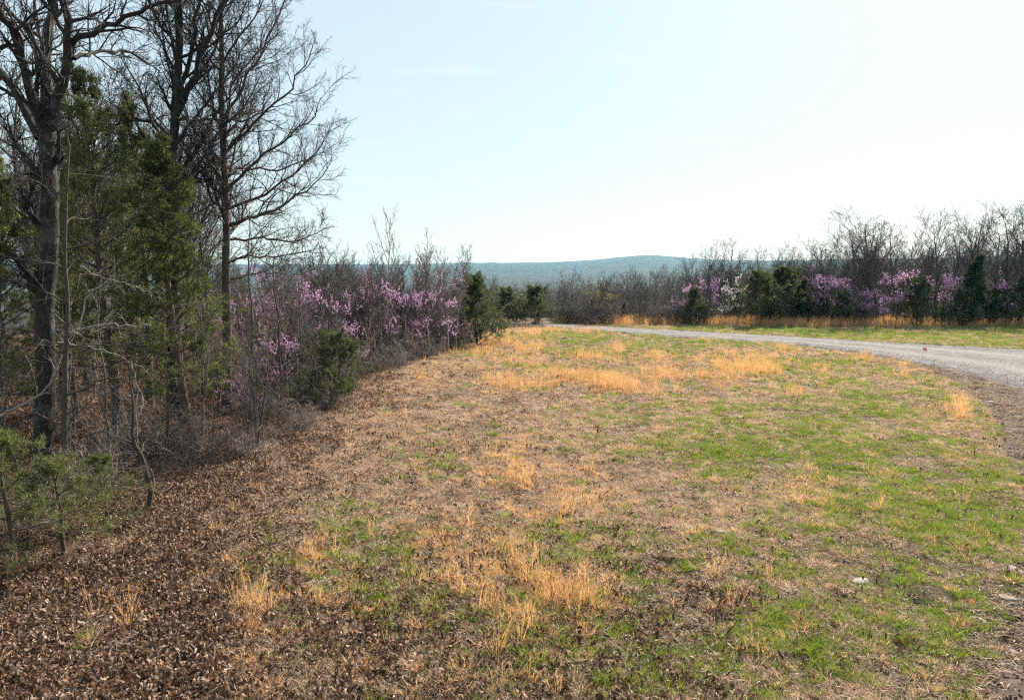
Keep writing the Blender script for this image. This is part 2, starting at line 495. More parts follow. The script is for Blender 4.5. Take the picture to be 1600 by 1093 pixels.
GREEN = [(1300, 720, 240, 100, .85), (1450, 700, 80, 40, 1.0), (1400, 640, 110, 40, .9), (1330, 610, 120, 20, .8), (1500, 800, 90, 60, .85), (1250, 850, 200, 60, .5),
         (1200, 1000, 260, 80, .42), (1450, 950, 120, 80, .5), (900, 850, 120, 50, .3), (640, 960, 90, 60, .45), (560, 900, 70, 60, .45), (560, 820, 60, 30, .4),
         (470, 890, 60, 50, .3), (750, 1000, 120, 60, .3), (1000, 545, 150, 14, 1.0), (900, 528, 80, 10, 1.0), (1050, 530, 120, 8, .8), (1050, 600, 60, 12, .4), (860, 573, 70, 8, .6), (930, 583, 60, 7, .7),
         (1150, 552, 110, 7, .8), (1250, 570, 80, 12, .8), (1200, 610, 60, 10, .6), (680, 735, 50, 20, .35), (1140, 640, 60, 16, .5), (980, 720, 60, 30, .3), (720, 555, 70, 7, .4),
         (1070, 820, 110, 40, .5)]
SOIL = [(930, 870, 90, 40, .7), (960, 840, 60, 30, .8), (1000, 1000, 150, 60, .8), (860, 1040, 120, 50, .8), (1300, 1000, 200, 60, .6), (1480, 1050, 120, 60, .9), (1100, 930, 150, 50, .6),
        (700, 800, 60, 30, .4), (620, 740, 30, 15, .8), (960, 735, 40, 10, .7), (600, 1080, 200, 30, .6)]
LIT = [(520, 790, 60, 30, .9), (600, 775, 40, 14, .7), (350, 850, 70, 40, .5), (640, 745, 45, 15, .6), (620, 685, 70, 9, .45), (560, 690, 60, 12, .4), (500, 870, 40, 18, .4), (700, 700, 60, 20, .3)]
def litter_w(px, py, x, y):
    lim = np.interp(py, [500, 600, 650, 700, 760, 850, 950, 1093], [740, 540, 520, 500, 450, 410, 370, 330])
    w = smooth(130, -110, px - lim + 60 * nB(x, y) + 25 * nC(x, y))
    w = np.maximum(w, gauss(px, py, LIT) * (0.6 + 0.5 * nA(x, y)))
    ins = smooth(8, -25, px - edge_px(py))
    return np.clip(np.maximum(w, 0.9 * ins), 0, 1)
def green_w(px, py, x, y):
    g = gauss(px, py, GREEN)
    beyond = (py < np.interp(px, [p[0] for p in road_far], [p[1] for p in road_far])) & (px > 1050)
    g = np.where(beyond, 0.9, g)
    return np.clip(g * (1.0 + 0.55 * nB(x, y)), 0, 1) * (px > edge_px(py))

# ------------------------------------------------------------------ THE SETTING
# one ground sheet, polar about the camera's foot so that it is fine near and coarse far
def build_ground():
    rr = np.concatenate([np.array([0.02, 1.5, 3.0]), 4.0 * np.exp(np.linspace(0, math.log(8200 / 4.0), 520))])
    th_f = np.linspace(-R_(48), R_(48), 620)
    th_b = np.linspace(R_(48), 2 * PI - R_(48), 90)[1:-1]
    th = np.concatenate([th_f, th_b])
    A, Rr = np.meshgrid(th, rr)
    X, Y = Rr * np.sin(A), Rr * np.cos(A)
    Z = H(X, Y)
    px, py = project(X, Y)
    front = (Y > 2) & (Rr < 95)
    inroad = seg_dist(ROADLOOP[::2], X.ravel(), Y.ravel()).reshape(X.shape)
    rin = poly_mask(ROAD, X, Y)
    tin = poly_mask(TRACK, X, Y)
    Z = np.where(rin, H(X, Y, False) - 0.12, Z)
    Z = np.where(tin & ~rin, H(X, Y, False) - 0.07, Z)
    litter = np.where(front, litter_w(px, py, X, Y), 0)
    green = np.where(front, green_w(px, py, X, Y) * 0.7 * (1 - .7 * smooth(790, 940, py)), 0)  # green tone fades close up, part of the painted foreground dimming
    soil_and_dimming = np.where(front, np.clip(gauss(px, py, SOIL) + 0.3 * nA(X, Y) + .85 * smooth(740, 900, py), 0, 1), 0.5)  # bare soil patches, plus a vignette painted as darker near ground
    woods = np.clip((px < edge_px(py)) & (Y > 2) | (Y > 68), 0, 1) * 1.0
    litter = np.maximum(litter, np.where((Y > 62) & (Rr < 200) & ~(px > 850) , 0.9, 0))
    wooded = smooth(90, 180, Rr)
    nr, na = X.shape
    i = np.arange(nr - 1)[:, None] * na
    j = np.arange(na)[None, :]
    j2 = (j + 1) % na
    q = np.stack([i + j, i + na + j, i + na + j2, i + j2], -1).reshape(-1, 4)
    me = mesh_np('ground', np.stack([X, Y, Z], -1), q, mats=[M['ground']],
                 attrs={'litter': litter, 'green': green, 'soil_and_dimming': soil_and_dimming, 'wooded': wooded})
    o = put('ground', me)
    tag(o, kind='structure')
build_ground()

def ribbon(name, a, b, m, lift, cross, rough_amp, crown=0.0, edge_noise=0.0, sub=3, skirt_in=0.0):
    n = len(a)
    t = np.linspace(0, n - 1, n * sub)
    ax = np.stack([np.interp(t, np.arange(n), a[:, k]) for k in (0, 1)], 1)
    bx = np.stack([np.interp(t, np.arange(n), b[:, k]) for k in (0, 1)], 1)
    u = np.linspace(0, 1, cross)
    w = np.linalg.norm(bx - ax, axis=1)[:, None]
    e0 = edge_noise * nD(ax[:, 0], ax[:, 1])[:, None] / np.maximum(w, .3) * (1 - u)[None] ** 2
    P = ax[:, None] * (1 - u)[None, :, None] + bx[:, None] * u[None, :, None]
    P = P + (bx - ax)[:, None] * e0[..., None]
    X, Y = P[..., 0], P[..., 1]
    Z = H(X, Y, False) + lift + crown * (1 - (2 * u - 1) ** 2)[None] + rough_amp * nClod(X, Y)
    skirt = np.zeros_like(Z); skirt[:, 0] = skirt[:, -1] = -0.14
    skirt[:, 1] = -skirt_in
    Z = Z + skirt
    nr, na = X.shape
    i = np.arange(nr - 1)[:, None] * na; j = np.arange(na - 1)[None, :]
    q = np.stack([i + j, i + j + 1, i + na + j + 1, i + na + j], -1).reshape(-1, 4)
    V = np.stack([X, Y, Z], -1)
    uu = np.broadcast_to(u[None], X.shape)
    rut = np.exp(-((uu - .30) / .075) ** 2) + np.exp(-((uu - .66) / .075) ** 2)
    o = put(name, mesh_np(name, V, q[:, ::-1], mats=[m], attrs={'rut': rut}))
    return tag(o, kind='structure')
ribbon('gravel_road', road_a, road_b, M['gravel'], 0.045, 34, 0.006, 0.06, 0.25)
ribbon('dirt_shoulder', trk_a, trk_b, M['dirt'], -0.01, 60, 0.030, 0.0, 0.12, 4, 0.02)

# ------------------------------------------------------------------ branching wood
def unit(v):
    return v / np.maximum(np.linalg.norm(v, axis=-1, keepdims=True), 1e-9)

def grow(start, d0, length, m, wander, up, r0, r1, r, taper=1.0, droop=0.0):
    n = len(start)
    P = np.zeros((n, m, 3)); P[:, 0] = start
    d = unit(d0)
    st = (length / (m - 1))[:, None]
    for i in range(1, m):
        d = unit(d + wander * r.normal(size=(n, 3)) + np.array([0, 0, up - droop * i / m]))
        P[:, i] = P[:, i - 1] + d * st
    s = np.linspace(0, 1, m)[None] ** taper
    return P, r0[:, None] * (1 - s) + r1 * s

def spawn(P, Rr, k, t0, t1, ang, asd, lenf, m, wander, up, rr, rmin, r, shape=0.5, droop=0.0, lensd=0.25, rtip=0.5):
    n, mp_, _ = P.shape
    L_ = np.linalg.norm(np.diff(P, axis=1), axis=2).sum(1)
    t = t0 + (t1 - t0) * ((np.arange(k)[None] + r.uniform(0, 1, (n, k))) / k)
    f = t * (mp_ - 1)
    i = np.clip(f.astype(int), 0, mp_ - 2); w = (f - i)[..., None]
    idx = np.arange(n)[:, None]
    A, B = P[idx, i], P[idx, i + 1]
    pos = A * (1 - w) + B * w
    T = unit(B - A)
    rad = Rr[idx, i] * (1 - w[..., 0]) + Rr[idx, i + 1] * w[..., 0]
    az = r.uniform(0, 2 * PI, (n, 1)) + np.arange(k)[None] * 2.39996 + r.normal(0, 0.3, (n, k))
    ref = np.where(np.abs(T[..., 2:3]) < 0.9, np.array([0, 0, 1.0]), np.array([1.0, 0, 0]))
    U = unit(np.cross(T, ref)); V = np.cross(T, U)
    a = R_(1) * (ang + r.normal(0, asd, (n, k)))[..., None]
    D = np.cos(a) * T + np.sin(a) * (np.cos(az)[..., None] * U + np.sin(az)[..., None] * V)
    ln = L_[:, None] * lenf * (1 - shape * t) * np.clip(r.normal(1, lensd, (n, k)), 0.35, 1.8)
    r0 = np.maximum(rad * rr, rmin)
    return grow(pos.reshape(-1, 3), D.reshape(-1, 3), ln.ravel(), m, wander, up, r0.ravel(), rmin * rtip, r, droop=droop)

def tube(P, Rr, s):
    n, m, _ = P.shape
    T = np.zeros_like(P)
    T[:, 1:-1] = P[:, 2:] - P[:, :-2]; T[:, 0] = P[:, 1] - P[:, 0]; T[:, -1] = P[:, -1] - P[:, -2]
    T = unit(T)
    mt = np.abs(T.mean(1))
    ref = np.eye(3)[np.argmin(mt, 1)][:, None]
    U = unit(np.cross(T, ref)); V = np.cross(T, U)
    a = np.arange(s) * 2 * PI / s
    ring = np.cos(a)[None, None, :, None] * U[:, :, None] + np.sin(a)[None, None, :, None] * V[:, :, None]
    VV = P[:, :, None] + Rr[:, :, None, None] * ring
    base = (np.arange(n)[:, None, None] * m + np.arange(m - 1)[None, :, None]) * s
    j = np.arange(s)[None, None, :]; j2 = (j + 1) % s
    q = np.stack([base + j, base + j2, base + s + j2, base + s + j], -1).reshape(-1, 4)
    return VV.reshape(-1, 3), q

def join(parts):
    Vs, Qs, o = [], [], 0
    for V, Q in parts:
        Vs.append(V); Qs.append(Q + o); o += len(V)
    return np.concatenate(Vs), np.concatenate(Qs)

def wood_mesh(name, levels, sides, m):
    V, Q = join([tube(P, Rr, s) for (P, Rr), s in zip(levels, sides) if len(P)])
    return mesh_np(name, V, Q, mats=[m])

def line_trunk(h, r, lean=0.05, m=12, r0=None, r1=0.02, wander=0.05, up=0.06):
    d = np.array([[r.normal(0, lean), r.normal(0, lean), 1.0]])
    P, Rr = grow(np.zeros((1, 3)), d, np.array([h]), m, wander, up, np.array([r0]), r1, r)
    P[:, :, 2] *= h / P[0, -1, 2]
    Rr[:, 0] *= 1.35
    P[:, 0, 2] -= 0.12
    return P, Rr

def points_on(levels, n, r, t0=0.2):
    P = np.concatenate([p.reshape(p.shape) if p.shape[1] == levels[0][0].shape[1] else p for p, _ in levels]) if len({p.shape[1] for p, _ in levels}) == 1 else None
    pos, dr = [], []
    tot = sum(len(p) for p, _ in levels)
    for p, _ in levels:
        k = int(n * len(p) / tot)
        if k == 0: continue
        i = r.integers(0, len(p), k)
        f = r.uniform(t0, 1, k) * (p.shape[1] - 1)
        j = np.clip(f.astype(int), 0, p.shape[1] - 2); w = (f - j)[:, None]
        A, B = p[i, j], p[i, j + 1]
        pos.append(A * (1 - w) + B * w); dr.append(unit(B - A))
    return np.concatenate(pos), np.concatenate(dr)

def blades(pos, D, length, width, r, bend=0.25):
    """tapered two-piece blades: 5 vertices each -> 3 triangles"""
    n = len(pos)
    side = unit(np.cross(D, r.normal(size=(n, 3))))
    nrm = np.cross(side, D)
    l = length[:, None]; w = width[:, None]
    b = bend * l * nrm * r.normal(0.5, 0.6, (n, 1))
    mid = pos + D * l * 0.5 + b * 0.35
    tip = pos + D * l + b
    V = np.stack([pos - side * w * .35, pos + side * w * .35, mid - side * w * .5, mid + side * w * .5, tip], 1)
    o = np.arange(n)[:, None] * 5
    q = o + np.array([[0, 1, 3, 2]]); t = o + np.array([[2, 3, 4]])
    return V.reshape(-1, 3), q, t

def tri_sprays(pos, D, per, length, width, spread, r):
    n = len(pos)
    P = np.repeat(pos, per, 0) + r.normal(0, 0.25 * length, (n * per, 3))
    DD = unit(np.repeat(D, per, 0) + spread * r.normal(size=(n * per, 3)))
    ln = length * r.uniform(0.6, 1.4, n * per)[:, None]
    side = unit(np.cross(DD, r.normal(size=(n * per, 3)))) * width * r.uniform(.6, 1.3, (n * per, 1))
    V = np.stack([P - side, P + side, P + DD * ln], 1).reshape(-1, 3)
    return V, np.arange(len(V)).reshape(-1, 3)

def petals(pos, size, r):
    n = len(pos)
    a = unit(r.normal(size=(n, 3))); b = unit(np.cross(a, r.normal(size=(n, 3))))
    s = (size * r.uniform(0.5, 1.3, n))[:, None]
    V = np.stack([pos - a * s, pos + b * s * .8, pos + a * s, pos - b * s * .8], 1).reshape(-1, 3)
    return V, np.arange(len(V)).reshape(-1, 4)

def kind_height(kind):
    zs = []
    for me in kind.values():
        a = np.empty(len(me.vertices) * 3, np.float32); me.vertices.foreach_get('co', a); zs.append(np.percentile(a[2::3], 99.3))
    return float(max(zs))
# a kind: dict of part name -> mesh. make() places a thing from it; every copy has its own parts sharing mesh data
def make(name, parts, loc, rz=0, sc=1, label=None, cat=None, group=None, tilt=None):
    if len(parts) == 1:
        o = put(name, list(parts.values())[0], loc=loc)
        o.rotation_euler = (0, 0, rz)
        o.scale = (sc, sc, sc) if np.isscalar(sc) else sc
    else:
        o = empty(name, loc, rz, sc)
        for k, me in parts.items():
            if isinstance(me, list):
                for q in me: put(k, q, o)
            else:
                put(k, me, o)
    return tag(o, label, cat, group)

def hz(x, y):
    return float(H(np.array(x), np.array(y)))

# --- kinds of bare tree
def oak_kind(seed, h=10.0, detail=1.0, bark='brown_bark', rmin=0.011, t0=.28):
    r = np.random.default_rng(seed)
    tr = line_trunk(h, r, 0.06, 12, h * 0.017, 0.03, 0.07, 0.08)
    l1 = spawn(*tr, int(14 * detail), t0, .97, 46, 9, .52, 8, .10, .09, .62, rmin * 1.8, r, .45)
    l2 = spawn(*l1, int(8 * detail), .2, .97, 42, 11, .44, 6, .12, .08, .6, rmin * 1.2, r, .45)
    l3 = spawn(*l2, int(6 * detail), .15, .97, 40, 13, .48, 4, .14, .07, .6, rmin, r, .4)
    l4 = spawn(*l3, 3, .2, .97, 38, 13, .5, 3, .14, .06, .8, rmin * .7, r, .4)
    return {'trunk': wood_mesh('oak_trunk', [tr], [8], M[bark]), 'crown': wood_mesh('oak_crown', [l1, l2, l3, l4], [5, 4, 3, 3], M[bark])}

def sapling_kind(seed, h=5.5, bark='grey_bark', rmin=0.008, stems=1, spread=38):
    r = np.random.default_rng(seed)
    out = []
    for s in range(stems):
        tr = line_trunk(h * r.uniform(.75, 1), r, 0.10 if stems > 1 else .05, 10, h * 0.0105, 0.006, 0.05, 0.05)
        if stems > 1: tr[0][:, :, :2] += r.normal(0, .15, (1, 1, 2))
        out.append(tr)
    tr = (np.concatenate([a for a, _ in out]), np.concatenate([b for _, b in out]))
    l1 = spawn(*tr, 15, .18, .97, spread, 9, .34, 6, .10, .10, .55, rmin, r, .55)
    l2 = spawn(*l1, 6, .15, .95, 36, 12, .42, 4, .14, .07, .7, rmin * .8, r, .4)
    l3 = spawn(*l2, 3, .2, .95, 36, 12, .5, 3, .14, .05, .8, rmin * .7, r, .4)
    return {'trunk': wood_mesh('sapling_trunk', [tr], [6], M[bark]), 'crown': wood_mesh('sapling_crown', [l1, l2, l3], [4, 3, 3], M[bark])}

def brush_kind(seed, h=1.8, bark='brush_bark', rmin=0.006, n=14, tangle=.16):
    r = np.random.default_rng(seed)
    a = r.uniform(0, 2 * PI, n); rad = r.uniform(0, .35 * h, n)
    st = np.stack([np.cos(a) * rad, np.sin(a) * rad, np.full(n, -.08)], 1)
    d = np.stack([np.cos(a) * .45, np.sin(a) * .45, np.ones(n)], 1) + r.normal(0, .3, (n, 3))
    P, Rr = grow(st, d, h * r.uniform(.6, 1.1, n), 9, tangle, -0.01, np.full(n, h * .007 + .004), rmin * .6, r)
    l1 = spawn(P, Rr, 9, .15, .97, 52, 16, .45, 6, tangle * 1.3, .03, .65, rmin, r, .4)
    l2 = spawn(*l1, 5, .15, .95, 50, 16, .5, 4, .22, .02, .8, rmin * .8, r, .4)
    return {'stems': wood_mesh('brush_stems', [(P, Rr), l1, l2], [4, 3, 3], M[bark])}

def redbud_kind(seed, h=4.5, petal=0.026, dens=9500, bloss='blossom'):
    r = np.random.default_rng(seed)
    trs = []
    for s in range(3):
        t = line_trunk(h * r.uniform(.7, 1), r, .22, 9, .045, .012, .10, .05)
        trs.append(t)
    tr = (np.concatenate([a for a, _ in trs]), np.concatenate([b for _, b in trs]))
    l1 = spawn(*tr, 10, .22, .97, 55, 10, .48, 7, .14, .05, .6, .010, r, .45)
    l2 = spawn(*l1, 7, .15, .97, 45, 12, .45, 5, .16, .04, .7, .007, r, .4)
    l3 = spawn(*l2, 3, .2, .95, 40, 12, .5, 3, .16, .04, .8, .005, r, .4)
    pos, _ = points_on([l1, l2, l2, l3], dens, r, .1)
    keep = (0.5 + 0.5 * np.sin(pos[:, 0] * 2.1 + seed) * np.sin(pos[:, 1] * 1.9) * 1.2 + .35 * np.sin(pos[:, 2] * 4)) > r.uniform(0.25, 1.15, len(pos))
    keep &= pos[:, 2] > h * .28
    pos = pos[keep]
    pos = np.repeat(pos, 2, 0) + r.normal(0, petal * .6, (len(pos) * 2, 3))
    V, q = petals(pos, petal, r)
    return {'trunk': wood_mesh('redbud_trunk', [tr], [6], M['brown_bark']),
            'branches': wood_mesh('redbud_branches', [l1, l2, l3], [4, 3, 3], M['brown_bark']),
            'blossom': mesh_np('redbud_blossom', V, q, mats=[M[bloss]])}

def cedar_kind(seed, h=6.0, width=.33, n1=70, sprays=9000, slen=.11, sw=.012, mt='cedar_leaf', t0=.08, up=.06, per=4, power=.8, bare=0):
    r = np.random.default_rng(seed)
    tr = line_trunk(h, r, .03, 12, h * .014 + .02, .01, .03, .05)
    # limbs long low down, short at the top, with a ragged outline
    n = n1
    t = np.linspace(t0, .985, n) + r.normal(0, .008, n)
    t = np.clip(t, t0, .99)
    f = t * 11; i = np.clip(f.astype(int), 0, 10); w = (f - i)[:, None]
    pos = tr[0][0, i] * (1 - w) + tr[0][0, i + 1] * w
    az = np.arange(n) * 2.39996 + r.normal(0, .4, n)
    ragged = 1 + .30 * np.sin(az * 2 + seed) * np.sin(t * 9 + seed) + r.normal(0, .24, n)
    ln = h * width * np.clip((1 - t) / (1 - t0), .03, 1) ** power * np.clip(ragged, .45, 1.6) + .12
    el = np.interp(t, [0, .4, 1], [.10, .45, 1.3]) + r.normal(0, .12, n)
    D = np.stack([np.cos(az), np.sin(az), el], 1)
    l1 = grow(pos, D, ln, 7, .09, up, np.full(n, .012 + h * .0018), .005, r)
    l2 = spawn(*l1, 9, .18, .98, 42, 10, .42, 5, .12, .04, .6, .006, r, .45)
    l3 = spawn(*l2, 4, .2, .98, 38, 12, .5, 3, .12, .03, .7, .004, r, .4)
    p, d = points_on([l2, l3, l3], sprays, r, .25)
    gap = (np.sin(p[:, 0] * 3.1 + seed) * np.sin(p[:, 1] * 2.7 + 1) * np.sin(p[:, 2] * 2.9)) < (.42 + .3 * r.uniform(size=len(p)))
    p, d = p[gap], d[gap]
    V, T = tri_sprays(p, unit(d + np.array([0, 0, .25])), per, slen, sw, .55, r)
    return {'trunk': wood_mesh('cedar_trunk', [tr], [7], M['cedar_bark']),
            'branches': wood_mesh('cedar_branches', [l1, l2], [4, 3], M['cedar_bark']),
            'foliage': mesh_np('cedar_foliage', V, None, T, mats=[M[mt]], flat=True)}

# ------------------------------------------------------------------ the three large oaks at the left, shaped after the photograph
def limb_from(pts, r0, r1, m=14, jitter=.05, r=None):
    P = np.array(pts, float)
    s = np.concatenate([[0], np.cumsum(np.linalg.norm(np.diff(P, axis=0), axis=1))])
    t = np.linspace(0, s[-1], m)
    Q = np.stack([np.interp(t, s, P[:, k]) for k in range(3)], 1)
    Q[1:-1] = .25 * Q[:-2] + .5 * Q[1:-1] + .25 * Q[2:]
    if r is not None: Q[1:] += r.normal(0, jitter, (m - 1, 3))
    rad = np.linspace(r0, r1, m)
    return Q[None], rad[None]

def furrowed_trunk(name, P, Rr, mname, r, sides=40, rings=160):
    n = P.shape[1]
    t = np.linspace(0, n - 1, rings)
    Q = np.stack([np.interp(t, np.arange(n), P[0, :, k]) for k in range(3)], 1)[None]
    ra = np.interp(t, np.arange(n), Rr[0])[None]
    V, q = tube(Q, ra, sides)
    V = V.reshape(rings, sides, 3)
    c = Q[0][:, None]
    a = np.arange(sides) * 2 * PI / sides
    z = Q[0, :, 2][:, None]
    fur = np.zeros((rings, sides))
    for k, (fa, fz) in enumerate([(9, 2.1), (13, 3.7), (17, 5.3), (6, 9.0), (11, 13.0)]):
        fur += np.abs(np.sin(fa * a[None] * .5 + 1.7 * np.sin(z * fz + k)))
    fur = (fur / 5 - .6)
    flare = np.exp(-np.maximum(z - z[0], 0) / .35) * .35 * (1 + .4 * np.sin(5 * a[None] + 1))
    V = c + (V - c) * (1 + .10 * fur + flare)[..., None]
    return mesh_np(name, V, q, mats=[M[mname]])

def big_oak(depth, trunk_px, r_base, r_top, limbs, auto, seed, label, base_loc, rmin=.005, l2=(12, .5), l3=(9, .48), l4=(6, .5), bark='oak_bark', auto_up=.07):
    """trunk_px: [(px, py, depth offset)], limbs: lists of the same with start and end radius"""
    r = np.random.default_rng(seed)
    root = empty('oak_tree', base_loc)
    off = np.array(base_loc)
    tp = [at_depth(a, b, depth + c) - off for a, b, c in trunk_px]
    tp[0][2] = -.15
    tr = limb_from(tp, r_base, r_top, 20, .02, r)
    put('trunk', furrowed_trunk('oak_trunk', *tr, bark, r), root)
    L1 = []
    for pts, a, b in limbs:
        L1.append(limb_from([at_depth(x, y, depth + c) - off for x, y, c in pts], a, b, 14, .04, r))
    if auto:
        k, t0, ang, lenf, shp = auto
        au = spawn(*tr, k, t0, .98, ang, 9, lenf, 14, .13, auto_up, .5, .02, r, shp)
        for i in range(len(au[0])): L1.append((au[0][i:i + 1], au[1][i:i + 1]))
    for P, Rr in L1:
        a2 = spawn(P, Rr, l2[0], .15, .99, 44, 12, l2[1], 9, .15, .05, .55, rmin * 2, r, .5)
        a3 = spawn(*a2, l3[0], .12, .98, 42, 13, l3[1], 6, .17, .045, .6, rmin * 1.3, r, .45)
        a4 = spawn(*a3, l4[0], .15, .98, 40, 14, l4[1], 4, .18, .04, .8, rmin, r, .4)
        put('limb', wood_mesh('oak_limb', [(P, Rr), a2, a3, a4], [9, 5, 3, 3], M[bark]), root)
    tag(root, label, 'tree')
    return root

def base_of(px, py):
    x, y = ground_at(px, py)
    return (x, y, hz(x, y))

bA = base_of(68, 752)
big_oak(bA[1], [(66, 752, 0), (70, 640, 0), (72, 500, 0), (76, 380, 0), (80, 290, 0), (73, 215, 0), (70, 165, 0)], .225, .17,
        [([(66, 195, 0), (50, 150, -.3), (36, 105, -.5), (22, 50, -.8), (-10, 10, -1.2), (-60, -90, -1.6)], .12, .04),
         ([(62, 215, 0), (38, 165, .3), (12, 120, .8), (-20, 95, 1.2), (-110, 30, 1.8), (-190, -60, 2)], .11, .035),
         ([(70, 180, 0), (70, 130, .4), (74, 80, .6), (84, 10, .8), (88, -80, 1), (80, -200, 1)], .14, .045),
         ([(80, 200, 0), (94, 135, -.3), (110, 85, -.6), (108, 40, -.8), (92, -20, -1), (100, -150, -1.4)], .125, .04),
         ([(112, 68, -.6), (140, 50, -.8), (190, 34, -1.1), (240, 12, -1.4), (300, -30, -2)], .07, .02),
         ([(116, 92, -.6), (150, 75, .3), (200, 80, 1.2), (250, 110, 2)], .05, .015),
         ([(66, 465, 0), (48, 435, -.3), (28, 408, -.6), (22, 398, -.7)], .085, .05),
         ([(60, 130, .2), (55, 90, .5), (50, 40, .9), (60, -60, 1.4)], .07, .02)],
        (8, .66, 46, .2, .3), 11, 'thick furrowed bare oak forking high up, nearest trunk at the left edge of the woods', bA, l2=(13, .40), l3=(9, .46), l4=(5, .5))

bB = base_of(272, 655)
big_oak(bB[1], [(272, 655, 0), (270, 520, 0), (270, 380, 0), (266, 280, 0), (272, 200, 0), (278, 140, 0), (280, 60, 0), (270, -60, 0), (262, -160, 0)], .23, .06,
        [([(270, 190, 0), (300, 130, -.5), (325, 60, -.8), (350, 0, -1), (380, -90, -1.3)], .11, .03),
         ([(272, 170, 0), (300, 90, .5), (305, 20, .8), (330, -90, 1.2)], .09, .03),
         ([(270, 215, 0), (240, 190, .5), (200, 185, 1), (160, 200, 1.5), (120, 190, 2)], .06, .02),
         ([(268, 190, 0), (320, 188, -.6), (370, 190, -1), (430, 170, -1.4)], .05, .015),
         ([(270, 320, 0), (300, 280, .6), (340, 255, 1), (380, 200, 1.4)], .06, .02)],
        (22, .40, 44, .26, .35), 12, 'tall dark bare oak rising behind the large cedar, second trunk from the left', bB, l2=(12, .40), l3=(8, .45), l4=(5, .5))

bC = base_of(354, 640)
big_oak(bC[1], [(354, 640, 0), (354, 520, 0), (353, 400, 0), (352, 300, 0), (346, 200, 0), (346, 100, 0), (346, 0, 0), (340, -90, 0), (335, -170, 0)], .17, .04,
        [([(354, 352, 0), (400, 338, -.6), (450, 318, -.9), (495, 285, -1), (512, 264, -1)], .075, .012),
         ([(354, 300, 0), (400, 250, .2), (450, 215, .4), (500, 180, .5), (500, 152, .5)], .06, .012),
         ([(350, 240, 0), (390, 200, -.6), (440, 150, -1), (490, 90, -1.2), (488, 72, -1.2)], .06, .012),
         ([(350, 190, 0), (375, 140, .5), (410, 80, .8), (440, 20, 1), (470, -60, 1)], .06, .012),
         ([(354, 375, 0), (400, 372, .8), (450, 380, 1.4), (500, 365, 2), (514, 348, 2.5)], .05, .010),
         ([(354, 410, 0), (390, 400, -.8), (430, 400, -1.5), (480, 395, -2), (500, 380, -2.4)], .045, .010),
         ([(352, 340, 0), (325, 300, -.5), (318, 250, -1), (300, 200, -1.4)], .05, .012),
         ([(350, 270, 0), (380, 262, 1), (430, 268, 1.6), (480, 250, 2.2), (508, 236, 2.6)], .05, .012),
         ([(354, 440, 0), (400, 425, .5), (450, 430, 1), (500, 420, 1.4)], .035, .010)],
        (30, .33, 48, .24, .35), 13, 'slender bare oak whose fine branches fan out widest against the open sky', bC, l2=(17, .36), l3=(10, .45), l4=(5, .5), bark='brown_bark')

# ------------------------------------------------------------------ cedars
ck_near = [cedar_kind(21, 8.5, .21, 54, 7500, .13, .009, 'cedar_leaf', .16, .02, 4, .6), cedar_kind(22, 8.5, .20, 58, 12500, .13, .009, 'cedar_leaf', .12, .03, 4, .5),
           cedar_kind(25, 2.2, .42, 20, 2100, .10, .0055, 'cedar_leaf', .15, .02, 4, .7), cedar_kind(26, 2.2, .48, 18, 1900, .10, .0055, 'cedar_leaf', .18, .01, 4, .6)]
ck_far = [cedar_kind(31, 4.0, .36, 44, 9500, .13, .012, 'cedar_dark', .03, .10, 4, .6), cedar_kind(32, 4.0, .46, 44, 11500, .14, .012, 'cedar_dark', .03, .08, 4, .42),
          cedar_kind(33, 4.0, .29, 50, 8500, .14, .012, 'cedar_dark', .03, .10, 4, .8)]

ck_bush = cedar_kind(27, 2.6, .62, 34, 9000, .10, .008, 'cedar_dark', .06, -.02, 4, .38)
def cedar(kind, px, base_py, top_py, wide, label, rz=None, hk=4.0, group=None):
    x, y = ground_at(px, base_py)
    z = hz(x, y)
    top = at_depth(px, top_py, y)[2]
    s = (top - z) / hk
    make('cedar_tree', kind, (x, y, z - .02), random.uniform(0, 6.28) if rz is None else rz, (s * wide, s * wide, s), label, 'cedar', group)

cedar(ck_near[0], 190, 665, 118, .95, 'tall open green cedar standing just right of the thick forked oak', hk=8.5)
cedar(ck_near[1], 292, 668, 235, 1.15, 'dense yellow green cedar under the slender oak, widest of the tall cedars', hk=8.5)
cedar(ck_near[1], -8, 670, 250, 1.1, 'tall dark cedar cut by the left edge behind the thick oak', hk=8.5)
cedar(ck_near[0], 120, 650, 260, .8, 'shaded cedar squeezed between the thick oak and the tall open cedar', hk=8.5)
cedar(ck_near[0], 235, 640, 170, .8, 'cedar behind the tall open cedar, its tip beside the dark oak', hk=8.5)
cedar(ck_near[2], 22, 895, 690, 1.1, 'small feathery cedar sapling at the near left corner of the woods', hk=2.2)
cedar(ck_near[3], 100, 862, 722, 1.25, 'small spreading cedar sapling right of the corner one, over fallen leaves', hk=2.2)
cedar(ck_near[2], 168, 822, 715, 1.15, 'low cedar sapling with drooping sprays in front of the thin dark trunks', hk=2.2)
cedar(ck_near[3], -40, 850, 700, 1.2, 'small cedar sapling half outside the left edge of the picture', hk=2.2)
cedar(ck_bush, 518, 630, 534, 1.0, 'round dark cedar bush bulging out of the thicket over the dry grass', hk=2.6)
cedar(ck_far[1], 745, 538, 442, .95, 'dark pointed cedar ending the left thicket beside the golden grass')
cedar(ck_far[1], 795, 506, 456, 1.25, 'bushy cedar beyond the road, the left one of the near pair in the middle')
cedar(ck_far[1], 836, 505, 454, 1.2, 'bushy cedar beyond the road, the right one of the pair in the middle')
cedar(ck_far[0], 1085, 507, 452, 1.2, 'cone shaped cedar beside the white blossoming tree at the road')
cedar(ck_far[1], 1190, 508, 434, 1.15, 'widest dark cedar mass beyond the road, right of the white blossoms')
cedar(ck_far[1], 1228, 505, 428, 1.1, 'dark cedar merging into the right side of the widest cedar')
